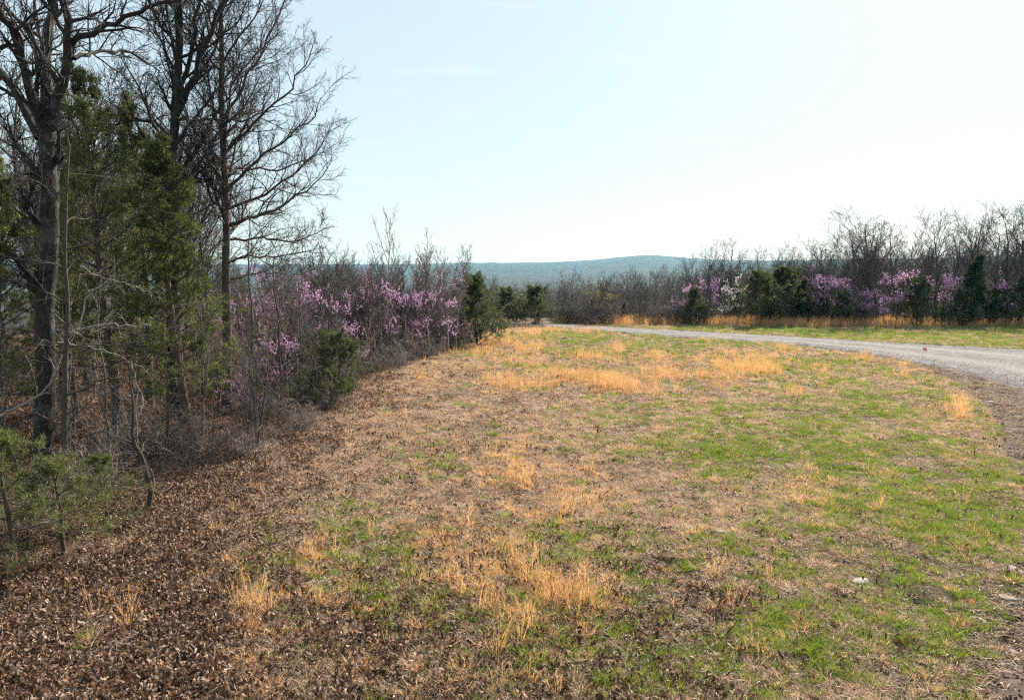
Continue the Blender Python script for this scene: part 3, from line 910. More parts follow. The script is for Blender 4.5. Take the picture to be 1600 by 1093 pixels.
cedar(ck_far[2], 1252, 506, 440, 1.2, 'narrow dark cedar left of the pink redbuds beyond the road')
cedar(ck_far[1], 1432, 508, 442, 1.2, 'rounded dark cedar between two pink redbuds beyond the road')
cedar(ck_far[2], 1521, 507, 404, 1.1, 'tallest dark cedar spire of the right tree line, between two redbuds')
cedar(ck_far[0], 1498, 509, 456, 1.1, 'low dark cedar at the foot of the tallest cedar spire')
cedar(ck_far[0], 1590, 508, 436, 1.1, 'dark cedar at the right edge of the picture beyond the road')
cedar(ck_far[1], 1318, 507, 462, 1.2, 'low dark cedar under the pink redbuds beyond the road')
cedar(ck_far[1], 1555, 507, 458, 1.2, 'low wide dark cedar under the rightmost redbud')
cedar(ck_far[2], 1285, 504, 440, .9, 'dim cedar behind the first pink redbuds of the right line')
for px, tp in ((770, 470), (880, 476), (925, 470), (975, 474), (1150, 455), (1380, 465), (1465, 470), (1640, 440)):
    cedar(ck_far[random.randint(0, 2)], px, 501, tp, .85, 'small dim cedar among the bare trees beyond the road', group='small cedars inside the far woods')
for px, bp, tp in ((455, 615, 535), (640, 560, 525), (690, 545, 505), (600, 574, 540), (410, 640, 560), (560, 585, 520)):
    cedar(ck_far[random.randint(0, 2)], px - 12, bp, tp, .8, 'small green cedar mixed into the left thicket', group='small cedars inside the left thicket')

# ------------------------------------------------------------------ redbuds and other blossoming trees
rk = [redbud_kind(41, 4.5), redbud_kind(42, 4.5), redbud_kind(43, 4.5)]
rkf = [redbud_kind(44, 4.5, .042, 4600), redbud_kind(45, 4.5, .042, 4600)]
wk = redbud_kind(46, 4.5, .05, 3600, 'white_blossom')
gk = redbud_kind(47, 4.5, .05, 1800, 'bud_green')
def redbud(kind, px, base_py, top_py, wide, label, name='redbud_tree', cat='redbud', group=None):
    x, y = ground_at(px, base_py)
    z = hz(x, y)
    s = (at_depth(px, top_py, y)[2] - z) / kind_height(kind)
    make(name, kind, (x, y, z), random.uniform(0, 6.28), (s * wide, s * wide, s), label, cat, group)
for i, (px, bp, tp, w, lb) in enumerate([
        (425, 600, 412, .85, 'pink redbud directly right of the slender oak trunk'),
        (490, 590, 415, .8, 'pink redbud behind the low branches of the slender oak'),
        (545, 578, 418, .85, 'pink redbud above the round cedar bush'),
        (520, 592, 470, .9, 'low pink redbud tucked behind the round cedar bush'),
        (598, 566, 420, .85, 'pink redbud in the middle of the left thicket, beside a tall pole tree'),
        (650, 558, 425, .85, 'brightest pink redbud high in the left thicket'),
        (690, 548, 440, .75, 'pink redbud left of the pointed cedar'),
        (612, 560, 455, .8, 'low pink redbud at the middle of the left thicket edge'),
        (716, 538, 490, .75, 'small vivid redbud at the foot of the pointed cedar'),
        (385, 665, 560, .85, 'small sparse redbud in the brush below the slender oak'),
        (440, 630, 505, .8, 'sparse redbud behind the brush at the forest edge'),
        (115, 640, 460, .5, 'thin redbud glimpsed behind the thick oak trunk')]):
    redbud(rk[i % 3], px, bp, tp, w, lb)
for i, (px, bp, tp, w, lb) in enumerate([
        (1068, 504, 432, .9, 'faint pink redbud left of the white blossoming tree'),
        (1110, 503, 428, .7, 'pale pink redbud behind the white blossoming tree'),
        (1262, 505, 415, .8, 'dim pink redbud at the left of the right hand line'),
        (1300, 506, 422, 1.0, 'broad pink redbud left of the tall oak beyond the road'),
        (1345, 506, 440, .9, 'low pink redbud at the foot of the tallest oak beyond the road'),
        (1400, 507, 414, .95, 'brightest pink redbud in the right tree line left of the round cedar'),
        (1380, 508, 452, .8, 'low pink redbud drooping beside the round cedar'),
        (1472, 507, 420, .95, 'pink redbud between the round cedar and the tallest spire'),
        (1552, 507, 424, .9, 'rightmost pink redbud, right of the tallest cedar spire')]):
    redbud(rkf[i % 2], px, bp, tp, w, lb)
redbud(wk, 1132, 507, 430, .8, 'white blossoming tree beyond the road beside the widest cedar', 'white_flowering_tree', 'flowering tree')
for px, bp, tp in ((805, 503, 450), (925, 502, 438), (960, 502, 445), (1370, 508, 475)):
    redbud(gk, px, bp, tp, .8, 'small tree with yellow green buds beyond the road', 'budding_tree', 'tree', 'budding trees beyond the road')

# ------------------------------------------------------------------ bare woods
ok_ = [oak_kind(51, 10, 1.0, 'brown_bark', .011), oak_kind(52, 10, 1.0, 'grey_bark', .011), oak_kind(53, 10, 1.0, 'brown_bark', .011, .38), oak_kind(54, 10, 1.1, 'brown_bark', .011, .34)]
sk = [sapling_kind(61, 5.5), sapling_kind(62, 5.5, stems=2), sapling_kind(63, 5.5, 'brown_bark', spread=30), sapling_kind(64, 5.5, 'grey_bark', stems=3)]
skm = [sapling_kind(161, 5.5, 'brush_bark', .012), sapling_kind(162, 5.5, 'grey_bark', .013, 2, 30), sapling_kind(163, 5.5, 'grey_bark', .014, 3, 28)]
skf = [sapling_kind(65, 6.5, 'grey_bark', .014), sapling_kind(66, 6.5, 'brown_bark', .014, 2), sapling_kind(67, 6.5, 'grey_bark', .014, 1, 28)]
bk = [brush_kind(71, 1.8), brush_kind(72, 1.8, 'brown_bark'), brush_kind(73, 1.8, tangle=.22), brush_kind(74, 1.8, 'brown_bark', n=18), brush_kind(77, 1.8, 'pale_bark', n=9)]
bkf = [brush_kind(75, 2.2, 'brown_bark', .012), brush_kind(76, 2.2, 'grey_bark', .012)]

def tree_px(name, kind, px, base_py, top_py, hk, wide, label, cat='tree', group=None, Y=None):
    if Y is None:
        x, y = ground_at(px, base_py)
    else:
        x, y = (px - 800) / FPX * Y, Y
    z = hz(x, y)
    s = (at_depth(px, top_py, y)[2] - z) / kind_height(kind)
    make(name, kind, (x, y, z), random.uniform(0, 6.28), (s * wide, s * wide, s), label, cat, group)

# right hand line of oaks: each crown outline read off the photograph
line = [(1335, 352, 1.0), (1372, 326, 1.25), (1352, 335, .9), (1420, 345, .9), (1441, 340, .8), (1462, 330, .85), (1480, 350, .7), (1500, 338, .8), (1518, 326, .85),
        (1545, 322, .95), (1568, 322, 1.0), (1590, 316, 1.1), (1618, 318, 1.0), (1650, 310, 1.1), (1395, 350, .8), (1700, 325, 1.1)]
for px, tp, w in line:
    tree_px('oak_tree', random.choice(ok_), px, 506 - random.uniform(0, 4), tp - 8, 10, w * 1.1, {1372: 'tallest round crowned bare oak of the right tree line, left end of it'}.get(px, 'bare oak standing in the tall row beyond the road at right'),
            group=None if px == 1372 else 'bare oaks in the tall row at right')
for px, tp, w in [(1075, 400, .7), (1100, 384, .7), (1142, 376, .8), (1178, 388, .8), (1200, 385, .7), (1225, 392, .9), (1248, 385, .7), (1268, 378, .8), (1283, 372, .85), (1305, 372, .9), (1318, 380, .8), (1160, 398, .8), (1060, 412, .6), (1120, 400, .6)]:
    tree_px('bare_tree', random.choice(ok_ + skf), px, 503 - random.uniform(0, 4), tp - 8, 8.5, w * 1.1, 'bare tree of middle height beyond the road, top against the sky', group='middle height bare trees beyond the road')
# pole trees over the left thicket
for px, tp, w, lb in [(604, 322, .55, 'tallest thin pole tree rising out of the left thicket'), (653, 356, .9, 'forked bare pole tree right of the tallest one'), (632, 372, .6, 'short thin pole tree between the two tallest poles'),
                      (672, 385, .9, 'bare tree with slanting top left of the pointed cedar'), (510, 350, .5, 'thin pole tree just past the fan of the slender oak'), (710, 405, .8, 'low bare tree top near the far blue ridge')]:
    tree_px('pole_tree', random.choice(skm[:2]), px, 548 + (660 - px) * .12, tp, 5.5, w * 1.1, lb)
for i in range(34):
    px = random.uniform(480, 720)
    tree_px('bare_sapling', random.choice(skm), px, random.uniform(545, 560) + (650 - px) * .18, random.uniform(378, 425), 5.5, .8, 'bare sapling in the left thicket with its tip near the skyline', group='bare saplings of the left thicket')

def scatter(n, fn, seed):
    r = random.Random(seed); c = 0; t = 0
    while c < n and t < n * 60:
        t += 1
        if fn(r): c += 1

# left thicket: saplings (inside the woods' edge)
def left_sap(r):
    Y = 12 + (r.random() ** 1.1) * 50
    g = r.uniform(0.3, 13)
    py = 415 + CAMH * FPX / Y
    ex = (edge_px(py) - 800) / FPX * Y
    x = ex - g
    if x < -1.02 * Y: return False
    px = 800 + FPX * x / Y
    if Y < 17: return False
    s = r.uniform(.45, 1.0) * (1 if Y > 30 else .75)
    if px < 330 and g < 2: s *= .7
    make('bare_sapling', r.choice(skm if Y > 33 else sk), (x, Y, hz(x, Y)), r.uniform(0, 6.28), (s * r.uniform(.8, 1.2),) * 2 + (s,), 'bare sapling in the left thicket with its tip near the skyline' if Y > 40 else 'thin bare sapling in the shaded brush under the left oaks',
         'sapling', 'bare saplings of the left thicket' if Y > 40 else 'thin saplings under the left oaks')
    return True
scatter(120, left_sap, 5)
def left_brush(r):
    Y = 13.5 + (r.random() ** 1.2) * 44
    py = 415 + CAMH * FPX / Y
    ex = (edge_px(py) - 800) / FPX * Y
    g = abs(r.gauss(0, 3.2)) + .1
    x = ex - g
    if x < -.9 * Y or (Y < 17 and g < 1.6): return False
    if Y < 30 and r.random() < .55: return False
    s = r.uniform(.4, 1.1) * (.65 if g < 1 else 1) * (.8 if Y < 30 else 1)
    make('brush_bush', r.choice(bk), (x, Y, hz(x, Y)), r.uniform(0, 6.28), (s * 1.1, s * 1.1, s), 'leafless tangled bush along the edge of the left woods', 'bush', 'leafless bushes along the left woods')
    return True
scatter(210, left_brush, 6)
# deeper woods behind, left
def left_deep(r):
    Y = r.uniform(24, 75)
    py = 415 + CAMH * FPX / Y
    ex = (edge_px(py) - 800) / FPX * Y
    x = ex - r.uniform(9, 32)
    if x < -1.0 * Y: return False
    s = r.uniform(.8, 1.35) if x / Y < -.42 else r.uniform(.35, .5)
    make('bare_tree', r.choice(ok_), (x, Y, hz(x, Y)), r.uniform(0, 6.28), (s, s, s), 'bare tree deep in the left woods behind the oaks', 'tree', 'bare trees deep in the left woods')
    return True
scatter(70, left_deep, 7)
# woods beyond the road, front brush and trees behind
def mid_woods(r):
    Y = 66 + r.random() ** 1.3 * 60
    px = r.uniform(745, 1720)
    if Y < 70 and px < 870: Y += 6
    x = (px - 800) / FPX * Y
    lim = np.interp(px, [740, 850, 1000, 1080, 1200, 1300, 1340, 1400, 1700], [442, 439, 429, 412, 397, 390, 378, 374, 368])
    z = hz(x, Y)
    top = at_depth(px, lim + r.uniform(-3, 34), Y)[2]
    kd = r.choice(ok_)
    if top - z < 6.5 and r.random() < .7: kd = r.choice(skf)
    s = (top - z) / kind_height(kd)
    if top - z < 2.5: return False
    make('bare_sapling' if kd in skf else 'bare_tree', kd, (x, Y, z), r.uniform(0, 6.28), (s * r.uniform(.7, 1.0),) * 2 + (s,), 'grey bare tree inside the woods beyond the road', 'tree', 'grey bare trees in the woods beyond the road')
    return True
scatter(270, mid_woods, 8)
def mid_brush(r):
    px = r.uniform(860, 1690)
    Y = 65 + r.random() * 6
    x = (px - 800) / FPX * Y
    s = r.uniform(.5, 1.25)
    make('brush_bush', r.choice(bkf), (x, Y, hz(x, Y)), r.uniform(0, 6.28), (s * 1.2, s * 1.2, s), 'leafless bush at the foot of the woods beyond the road', 'bush', 'leafless bushes at the foot of the far woods')
    return True
scatter(85, mid_brush, 9)

# pale dead branches caught in the brush at the left
def dead_branch(pts, Y, r0, label, seed):
    r = np.random.default_rng(seed)
    P = [at_depth(a, b, Y + c) for a, b, c in pts]
    o = np.array(P[0])
    main = limb_from([p - o for p in P], r0, .012, 16, .02, r)
    a2 = spawn(*main, 9, .1, .98, 55, 16, .22, 6, .22, 0, .5, .007, r, .3)
    a3 = spawn(*a2, 4, .2, .95, 50, 16, .5, 4, .25, 0, .7, .005, r, .3)
    ob = put('dead_branch', wood_mesh('dead_branch', [main, a2, a3], [7, 4, 3], M['pale_bark']), loc=tuple(o))
    tag(ob, label, 'branch')
dead_branch([(-30, 668, 0), (20, 640, .1), (70, 615, .2), (85, 585, .2), (100, 545, .3), (128, 500, .4), (126, 470, .4), (145, 452, .5), (168, 440, .6)], 16.6, .034, 'long pale dead branch crossing in front of the thick oak trunk', 1)
dead_branch([(100, 525, 0), (135, 512, .2), (170, 506, .4), (205, 510, .4), (232, 507, .5)], 17.0, .035, 'pale broken branch sticking out right of the thick oak trunk', 2)
dead_branch([(125, 415, 0), (150, 430, .3), (190, 442, .6), (240, 458, 1)], 17.4, .018, 'thin pale branch hanging in front of the tall open cedar', 3)
dead_branch([(90, 535, 0), (130, 540, .4), (180, 552, .8), (215, 570, 1.1), (245, 590, 1.4)], 17.2, .02, 'thin grey branch sloping down to the right of the thick oak', 4)
dead_branch([(205, 560, 0), (215, 610, .2), (212, 660, .2), (225, 740, .2)], 17.6, .018, 'pale broken stick leaning in the brush right of the cedar saplings', 5)

# slender dark trunks in front of the brush
def slender(px, bpy_, top_py, r0, label, seed, lean=0, bark='brown_bark'):
    x, y = ground_at(px, bpy_)
    r = np.random.default_rng(seed)
    h = at_depth(px, top_py, y)[2]
    n = 14
    z = np.linspace(-.1, h, n)
    P = np.stack([lean * (z / h) * h + .05 * np.cumsum(r.normal(size=n)), .05 * np.cumsum(r.normal(size=n)), z], 1)
    tr = (P[None], np.linspace(r0, .012, n)[None])
    l1 = spawn(*tr, 16, .12, .97, 58, 14, .24, 8, .17, .03, .5, .009, r, .3)
    l2 = spawn(*l1, 7, .15, .97, 48, 14, .45, 5, .2, .02, .6, .006, r, .4)
    l3 = spawn(*l2, 4, .15, .97, 45, 14, .5, 4, .2, .02, .7, .0045, r, .4)
    root = empty('slender_tree', (x, y, hz(x, y)))
    put('trunk', wood_mesh('slender_trunk', [tr], [9], M[bark]), root)
    put('crown', wood_mesh('slender_crown', [l1, l2, l3], [5, 3, 3], M[bark]), root)
    tag(root, label, 'tree')
slender(99, 762, 180, .085, 'slender bare trunk leaning against the thick forked oak', 81, .03)
slender(223, 800, 560, .06, 'short dark leafless trunk at the edge of the fallen leaves', 82, 0)
slender(176, 742, 420, .04, 'straight thin grey stem between the thick oak and the short dark trunk', 83, .0, 'grey_bark')
slender(140, 735, 520, .035, 'crooked thin stem right of the thick forked oak', 84, -.05, 'grey_bark')
slender(30, 740, 430, .045, 'thin bare stem left of the thick forked oak', 85, -.04, 'grey_bark')
slender(395, 690, 330, .05, 'thin bare tree in the brush right of the slender oak', 86, .03)
slender(440, 650, 400, .045, 'thin dark bare tree in front of the pink redbuds', 87, -.02)
slender(320, 700, 470, .04, 'thin crooked tree in the brush below the yellow green cedar', 88, .04, 'grey_bark')
slender(268, 720, 500, .045, 'thin dark tree right of the short leafless trunk', 89, -.03)

# ------------------------------------------------------------------ scattered ground cover: one object each, instances of small meshes
def gn_scatter(name, protos, pos, rot, scl, idx, label=None):
    cn = bpy.data.collections.new(name + '_kinds')
    for i, me in enumerate(protos):
        o = bpy.data.objects.new('%s_kind_%02d' % (name, i), me)
        cn.objects.link(o)
    me = bpy.data.meshes.new(name)
    me.vertices.add(len(pos)); me.vertices.foreach_set('co', np.asarray(pos, np.float32).ravel())
    a = me.attributes.new('rot', 'FLOAT_VECTOR', 'POINT'); a.data.foreach_set('vector', np.asarray(rot, np.float32).ravel())
    a = me.attributes.new('scl', 'FLOAT', 'POINT'); a.data.foreach_set('value', np.asarray(scl, np.float32).ravel())
    a = me.attributes.new('kind_index', 'INT', 'POINT'); a.data.foreach_set('value', np.asarray(idx, np.int32).ravel())
    o = put(name, me)
    ng = bpy.data.node_groups.new(name, 'GeometryNodeTree')
    ng.interface.new_socket('Geometry', in_out='INPUT', socket_type='NodeSocketGeometry')
    ng.interface.new_socket('Geometry', in_out='OUTPUT', socket_type='NodeSocketGeometry')
    gi = ng.nodes.new('NodeGroupInput'); go = ng.nodes.new('NodeGroupOutput')
    ci = ng.nodes.new('GeometryNodeCollectionInfo')
    ci.inputs['Collection'].default_value = cn
    ci.inputs['Separate Children'].default_value = True
    ci.inputs['Reset Children'].default_value = True
    ip = ng.nodes.new('GeometryNodeInstanceOnPoints'); ip.inputs['Pick Instance'].default_value = True
    def na(nm, dt):
        q = ng.nodes.new('GeometryNodeInputNamedAttribute'); q.data_type = dt; q.inputs['Name'].default_value = nm
        return q.outputs['Attribute']
    e2r = ng.nodes.new('FunctionNodeEulerToRotation')
    k = ng.links.new
    k(gi.outputs[0], ip.inputs['Points']); k(ci.outputs[0], ip.inputs['Instance'])
    k(na('kind_index', 'INT'), ip.inputs['Instance Index'])
    k(na('rot', 'FLOAT_VECTOR'), e2r.inputs[0]); k(e2r.outputs[0], ip.inputs['Rotation'])
    k(na('scl', 'FLOAT'), ip.inputs['Scale'])
    k(ip.outputs[0], go.inputs[0])
    md = o.modifiers.new('scatter', 'NODES'); md.node_group = ng
    return tag(o, label, kind='stuff')

def tuft(seed, n, rad, hmin, hmax, lean, width, m, bend=.5, flatten=0.0):
    r = np.random.default_rng(seed)
    a = r.uniform(0, 2 * PI, n); q = rad * np.sqrt(r.uniform(0, 1, n))
    pos = np.stack([np.cos(a) * q, np.sin(a) * q, np.full(n, -.01)], 1)
    b = a + r.normal(0, .8, n)
    D = unit(np.stack([np.cos(b) * lean * r.uniform(.1, 1, n), np.sin(b) * lean * r.uniform(.1, 1, n), np.ones(n) * (1 - flatten)], 1) + r.normal(0, .12, (n, 3)) * np.array([1, 1, .3]))
    D[:, 2] = np.abs(D[:, 2])
    ln = r.uniform(hmin, hmax, n)
    # three-piece drooping blade
    side = unit(np.cross(D, np.array([0, 0, 1.0]) + r.normal(0, .3, (n, 3))))
    w = (width * r.uniform(.6, 1.2, n))[:, None]
    g = bend * r.uniform(.3, 1.2, n)[:, None] * ln[:, None]
    out = unit(D * np.array([1, 1, 0]) + 1e-4)
    def pt(t): return pos + D * ln[:, None] * t + (out * .6 - np.array([0, 0, .55])) * g * t * t
    p0, p1, p2 = pos, pt(.55), pt(1.0)
    p2[:, 2] = np.maximum(p2[:, 2], .004); p1[:, 2] = np.maximum(p1[:, 2], .006)
    V = np.stack([p0 - side * w * .5, p0 + side * w * .5, p1 - side * w * .45, p1 + side * w * .45, p2], 1)
    o = np.arange(n)[:, None] * 5
    return mesh_np('tuft', V.reshape(-1, 3), o + np.array([[0, 1, 3, 2]]), o + np.array([[2, 3, 4]]), mats=[m], flat=True)

def sedge(seed, n, h, m, width=.006, lean=.16):
    """upright broomsedge stems with feathery bits along the upper half"""
    r = np.random.default_rng(seed)
    a = r.uniform(0, 2 * PI, n); q = .07 * np.sqrt(r.uniform(0, 1, n))
    pos = np.stack([np.cos(a) * q, np.sin(a) * q, np.full(n, -.01)], 1)
    D = unit(np.stack([np.cos(a) * lean, np.sin(a) * lean, np.ones(n)], 1) + r.normal(0, .10, (n, 3)))
    ln = h * r.uniform(.5, 1.1, n)
    V, q4, t3 = blades(pos, D, ln, np.full(n, width), r, .14)
    k = 7
    f = r.uniform(.4, 1, (n, k))
    fp = (pos[:, None] + D[:, None] * (ln[:, None] * f)[..., None]).reshape(-1, 3)
    fd = unit(np.repeat(D, k, 0) + r.normal(0, .35, (n * k, 3)))
    V2, q2, t2 = blades(fp, fd, r.uniform(.05, .11, n * k) * h / .6, np.full(n * k, width * 1.1), r, .2)
    # leafy base
    nb = n * 2
    a = r.uniform(0, 2 * PI, nb)
    pb = np.stack([np.cos(a) * .05, np.sin(a) * .05, np.zeros(nb)], 1)
    db = unit(np.stack([np.cos(a) * .5, np.sin(a) * .5, np.ones(nb)], 1) + r.normal(0, .25, (nb, 3)))
    V3, q3, t4 = blades(pb, db, r.uniform(.12, .3, nb) * h / .6, np.full(nb, width * 1.1), r, .5)
    o1, o2 = len(V), len(V) + len(V2)
    return mesh_np('sedge', np.concatenate([V, V2, V3]), np.concatenate([q4, q2 + o1, q3 + o2]), np.concatenate([t3, t2 + o1, t4 + o2]), mats=[m], flat=True)

def leaf_pile(seed, n, spread, size, lift):
    r = np.random.default_rng(seed)
    Vs, Qs = [], []
    for i in range(n):
        s = size * r.uniform(.45, 1.45)
        # lobed leaf, 4 stations across a curled midrib
        t = np.linspace(-1, 1, 5)
        w = np.array([.10, .42, .26, .46, .12]) * r.uniform(.85, 1.15, 5)
        curl = r.uniform(.1, .9); cup = r.uniform(.0, .8)
        mid = np.stack([t * s * .5, np.zeros(5), curl * s * .35 * t ** 2], 1)
        lft = mid + np.stack([np.zeros(5), w * s * .5, cup * w * s * .4], 1)
        rgt = mid + np.stack([np.zeros(5), -w * s * .5, cup * w * s * .4 * r.uniform(.2, 1.2)], 1)
        V = np.concatenate([lft, mid, rgt])
        ax, ay, az = r.normal(0, .8), r.normal(0, .7) + (PI if r.random() < .4 else 0), r.uniform(0, 2 * PI)
        Rx = np.array([[1, 0, 0], [0, math.cos(ax), -math.sin(ax)], [0, math.sin(ax), math.cos(ax)]])
        Ry = np.array([[math.cos(ay), 0, math.sin(ay)], [0, 1, 0], [-math.sin(ay), 0, math.cos(ay)]])
        Rz = np.array([[math.cos(az), -math.sin(az), 0], [math.sin(az), math.cos(az), 0], [0, 0, 1]])
        V = V @ (Rz @ Ry @ Rx).T
        V[:, 2] -= V[:, 2].min() - r.uniform(-.004, lift)
        V[:, :2] += r.normal(0, spread, 2)
        Q = []
        for k in range(4):
            Q += [[k, k + 1, 6 + k, 5 + k], [5 + k, 6 + k, 11 + k, 10 + k]]
        Vs.append(V); Qs.append(np.array(Q) + 15 * i)
    return mesh_np('leaf_pile', np.concatenate(Vs), np.concatenate(Qs), mats=[M['oak_leaf']])

def stone_mesh(seed, m, flat_=.6, lumps=.25, sub=1):
    import bmesh
    bm = bmesh.new()
    bmesh.ops.create_icosphere(bm, subdivisions=sub, radius=.5)
    r = random.Random(seed)
    for v in bm.verts:
        k = 1 + r.uniform(-lumps, lumps)
        v.co = Vector((v.co.x * k * r.uniform(.9, 1.2), v.co.y * k * .8, v.co.z * k * flat_))
    me = bpy.data.meshes.new('stone'); bm.to_mesh(me); bm.free()
    me.materials.append(m)
    for p in me.polygons: p.use_smooth = False
    return me

# candidate points over the field, denser near the camera (equal numbers per picture area, limited near)
def candidates(n, seed, y0=6.0, y1=66.0, pw=1.45, halfw=.80):
    r = np.random.default_rng(seed)
    u = r.uniform(0, 1, n)
    a, b = y0 ** (2 - pw), y1 ** (2 - pw)
    y = (a + (b - a) * u) ** (1 / (2 - pw))
    x = r.uniform(-halfw, halfw, n) * y
    px, py = project(x, y)
    return x, y, px, py, r

def covered(x, y):
    return poly_mask(ROAD, x, y)

def finish(name, protos, x, y, r, scl, label, tilt=.12, sink=0.0):
    n = len(x)
    pos = np.stack([x, y, H(x, y) - sink], 1)
    rot = np.stack([r.normal(0, tilt, n), r.normal(0, tilt, n), r.uniform(0, 2 * PI, n)], 1)
    gn_scatter(name, protos, pos, rot, scl, r.integers(0, len(protos), n), label)

# fallen oak leaves
x, y, px, py, r = candidates(120000, 101, 6.0, 48, 1.35, .82)
w = litter_w(px, py, x, y)
stray = .07 * smooth(1300, 500, px) + .012 + .16 * smooth(780, 950, py) * smooth(1400, 700, px)
k = (r.uniform(size=len(x)) < np.maximum(w * np.clip(.72 + .45 * nC(x, y) + .2 * nD(x, y), .12, 1), stray)) & ~covered(x, y) & ~(poly_mask(TRACK, x, y) & (r.uniform(size=len(x)) > .35))
x, y = x[k], y[k]
leaf_protos = [leaf_pile(200 + i, 14, .10, .066, .085) for i in range(8)] + [leaf_pile(220 + i, 4, .07, .075, .03) for i in range(3)]
finish('fallen_leaves', leaf_protos, x, y, r, r.uniform(.8, 1.25, len(x)) * (1 + .25 * smooth(20, 45, y)), 'brown fallen oak leaves')

# matted dry grass
dry_protos = [tuft(300 + i, 46, .10, .05, .15, 1.5, .0060, M['dry_grass'], .6, .35) for i in range(6)] + [tuft(310 + i, 40, .07, .08, .20, .8, .0060, M['dry_grass'], .6) for i in range(3)]
x, y, px, py, r = candidates(150000, 102, 6.0, 66)
lw = litter_w(px, py, x, y); gw = green_w(px, py, x, y); so = gauss(px, py, SOIL)
w = (1 - .93 * lw) * (1 - .55 * gw) * (1 - .55 * so) * np.clip(.68 + .5 * nC(x, y) + .35 * nA(x, y), .04, 1) * (1 - .72 * smooth(760, 930, py))  # pale grass thinned close up so the foreground looks dimmer
k = (r.uniform(size=len(x)) < w) & (px > edge_px(py) - 20) & ~covered(x, y) & ~poly_mask(TRACK, x, y)
x, y = x[k], y[k]
finish('dry_grass', dry_protos, x, y, r, r.uniform(.6, 1.25, len(x)) * (1 + .5 * smooth(20, 60, y)), 'matted pale dry grass')

# green grass: clumps of a few tufts standing apart, thin low blades between
green_protos = [tuft(320 + i, 60, .08, .09, .24, .75, .0062, M['green_grass'], .5) for i in range(6)] + [tuft(330 + i, 34, .09, .03, .09, 1.1, .0060, M['green_grass'], .5) for i in range(4)]
x, y, px, py, r = candidates(46000, 103, 6.0, 68, 1.55)
gw = green_w(px, py, x, y)
cl = smooth(-.9, 1.2, nC(x, y) + .5 * nB(x, y))
w = np.clip(gw * (.25 + 1.1 * cl) + .015, 0, 1) * (1 - .85 * litter_w(px, py, x, y))
w = w * (1 - .45 * smooth(790, 940, py))  # fewer clumps close up, for the same imitated vignette
k = (r.uniform(size=len(x)) < w) & (px > edge_px(py)) & ~covered(x, y) & ~(poly_mask(TRACK, x, y) & (r.uniform(size=len(x)) > .02))
x, y = x[k], y[k]
big = r.uniform(0, 1, len(x)) ** 2.2
m = 5
sp = (.05 + .16 * big)[:, None]
gx = (x[:, None] + r.normal(0, 1, (len(x), m)) * sp).ravel(); gy = (y[:, None] + r.normal(0, 1, (len(x), m)) * sp).ravel()
gs = (r.uniform(.35, .8, (len(x), m)) * (.7 + .9 * big)[:, None]).ravel() * (1 + .5 * smooth(20, 60, gy))
n = len(gx)
gi = np.where(r.uniform(size=n) < .72, r.integers(0, 6, n), r.integers(6, 10, n))
lx, ly, lpx, lpy, r2 = candidates(120000, 113, 6.0, 68)
lk = (r2.uniform(size=len(lx)) < (green_w(lpx, lpy, lx, ly) * .95 + .04) * (1 - .7 * smooth(790, 940, lpy)) * (1 - .8 * litter_w(lpx, lpy, lx, ly))) & (lpx > edge_px(lpy)) & ~covered(lx, ly) & ~poly_mask(TRACK, lx, ly)
lx, ly = lx[lk], ly[lk]
vp = r2.uniform(860, 1660, 26000); vq = np.interp(vp, [p[0] for p in road_far], [p[1] for p in road_far]) - 1 - r2.uniform(0, 1, 26000) * np.interp(vp, [860, 1000, 1250, 1600], [1, 5, 16, 38])
va, vb = (vp - CX) / FPX, -(vq - CY) / FPX
vt = -CAMH / (-sp_ + vb * cp)
vx, vy = va * vt, (cp + vb * sp_) * vt
vk = ~covered(vx, vy) & (r2.uniform(size=len(vx)) < .8 + .3 * nB(vx, vy))
lx, ly = np.concatenate([lx, vx[vk]]), np.concatenate([ly, vy[vk]])
gx, gy = np.concatenate([gx, lx]), np.concatenate([gy, ly])
gs = np.concatenate([gs, r2.uniform(.5, 1.2, len(lx)) * (1 + .5 * smooth(20, 60, ly))])
gi = np.concatenate([gi, r2.integers(6, 10, len(lx))])
n = len(gx)
gn_scatter('green_grass', green_protos, np.stack([gx, gy, H(gx, gy)], 1), np.stack([r.normal(0, .12, n), r.normal(0, .12, n), r.uniform(0, 2 * PI, n)], 1), gs, gi, 'short green spring grass')

# flat crumbs of dead blades and leaf bits that cover the soil between the tufts
def crumbs(seed, n, rad, m):
    r = np.random.default_rng(seed)
    a = r.uniform(0, 2 * PI, n); q = rad * np.sqrt(r.uniform(0, 1, n))
    pos = np.stack([np.cos(a) * q, np.sin(a) * q, r.uniform(.002, .03, n)], 1)
    D = unit(np.stack([r.normal(size=n), r.normal(size=n), r.normal(0, .22, n)], 1))
    V, q4, t3 = blades(pos, D, r.uniform(.03, .11, n), r.uniform(.004, .014, n), r, .25)
    V[:, 2] = np.abs(V[:, 2])
    return mesh_np('crumbs', V, q4, t3, mats=[m], flat=True)
M['thatch'] = leaf_mat('thatch', [(0, (0.08, 0.055, 0.042)), (0.4, (0.28, 0.205, 0.155)), (0.8, (0.50, 0.39, 0.30)), (1, (0.68, 0.58, 0.48))], 0.25, (1.1, 1, .8), .6, .25, by='both')
cr_p = [crumbs(360 + i, 60, .16, M['thatch']) for i in range(6)]
x, y, px, py, r = candidates(120000, 109, 6.0, 66)
k = ~covered(x, y) & (px > edge_px(py) - 60) & (r.uniform(size=len(x)) < .75 * (1 - .6 * litter_w(px, py, x, y)) * (1 - .5 * green_w(px, py, x, y)) * np.clip(.75 + .4 * nD(x, y), .2, 1) * (1 - .68 * smooth(760, 930, py))) & ~(poly_mask(TRACK, x, y) & (r.uniform(size=len(x)) > .45))  # pale crumbs also thinned close up to dim the foreground
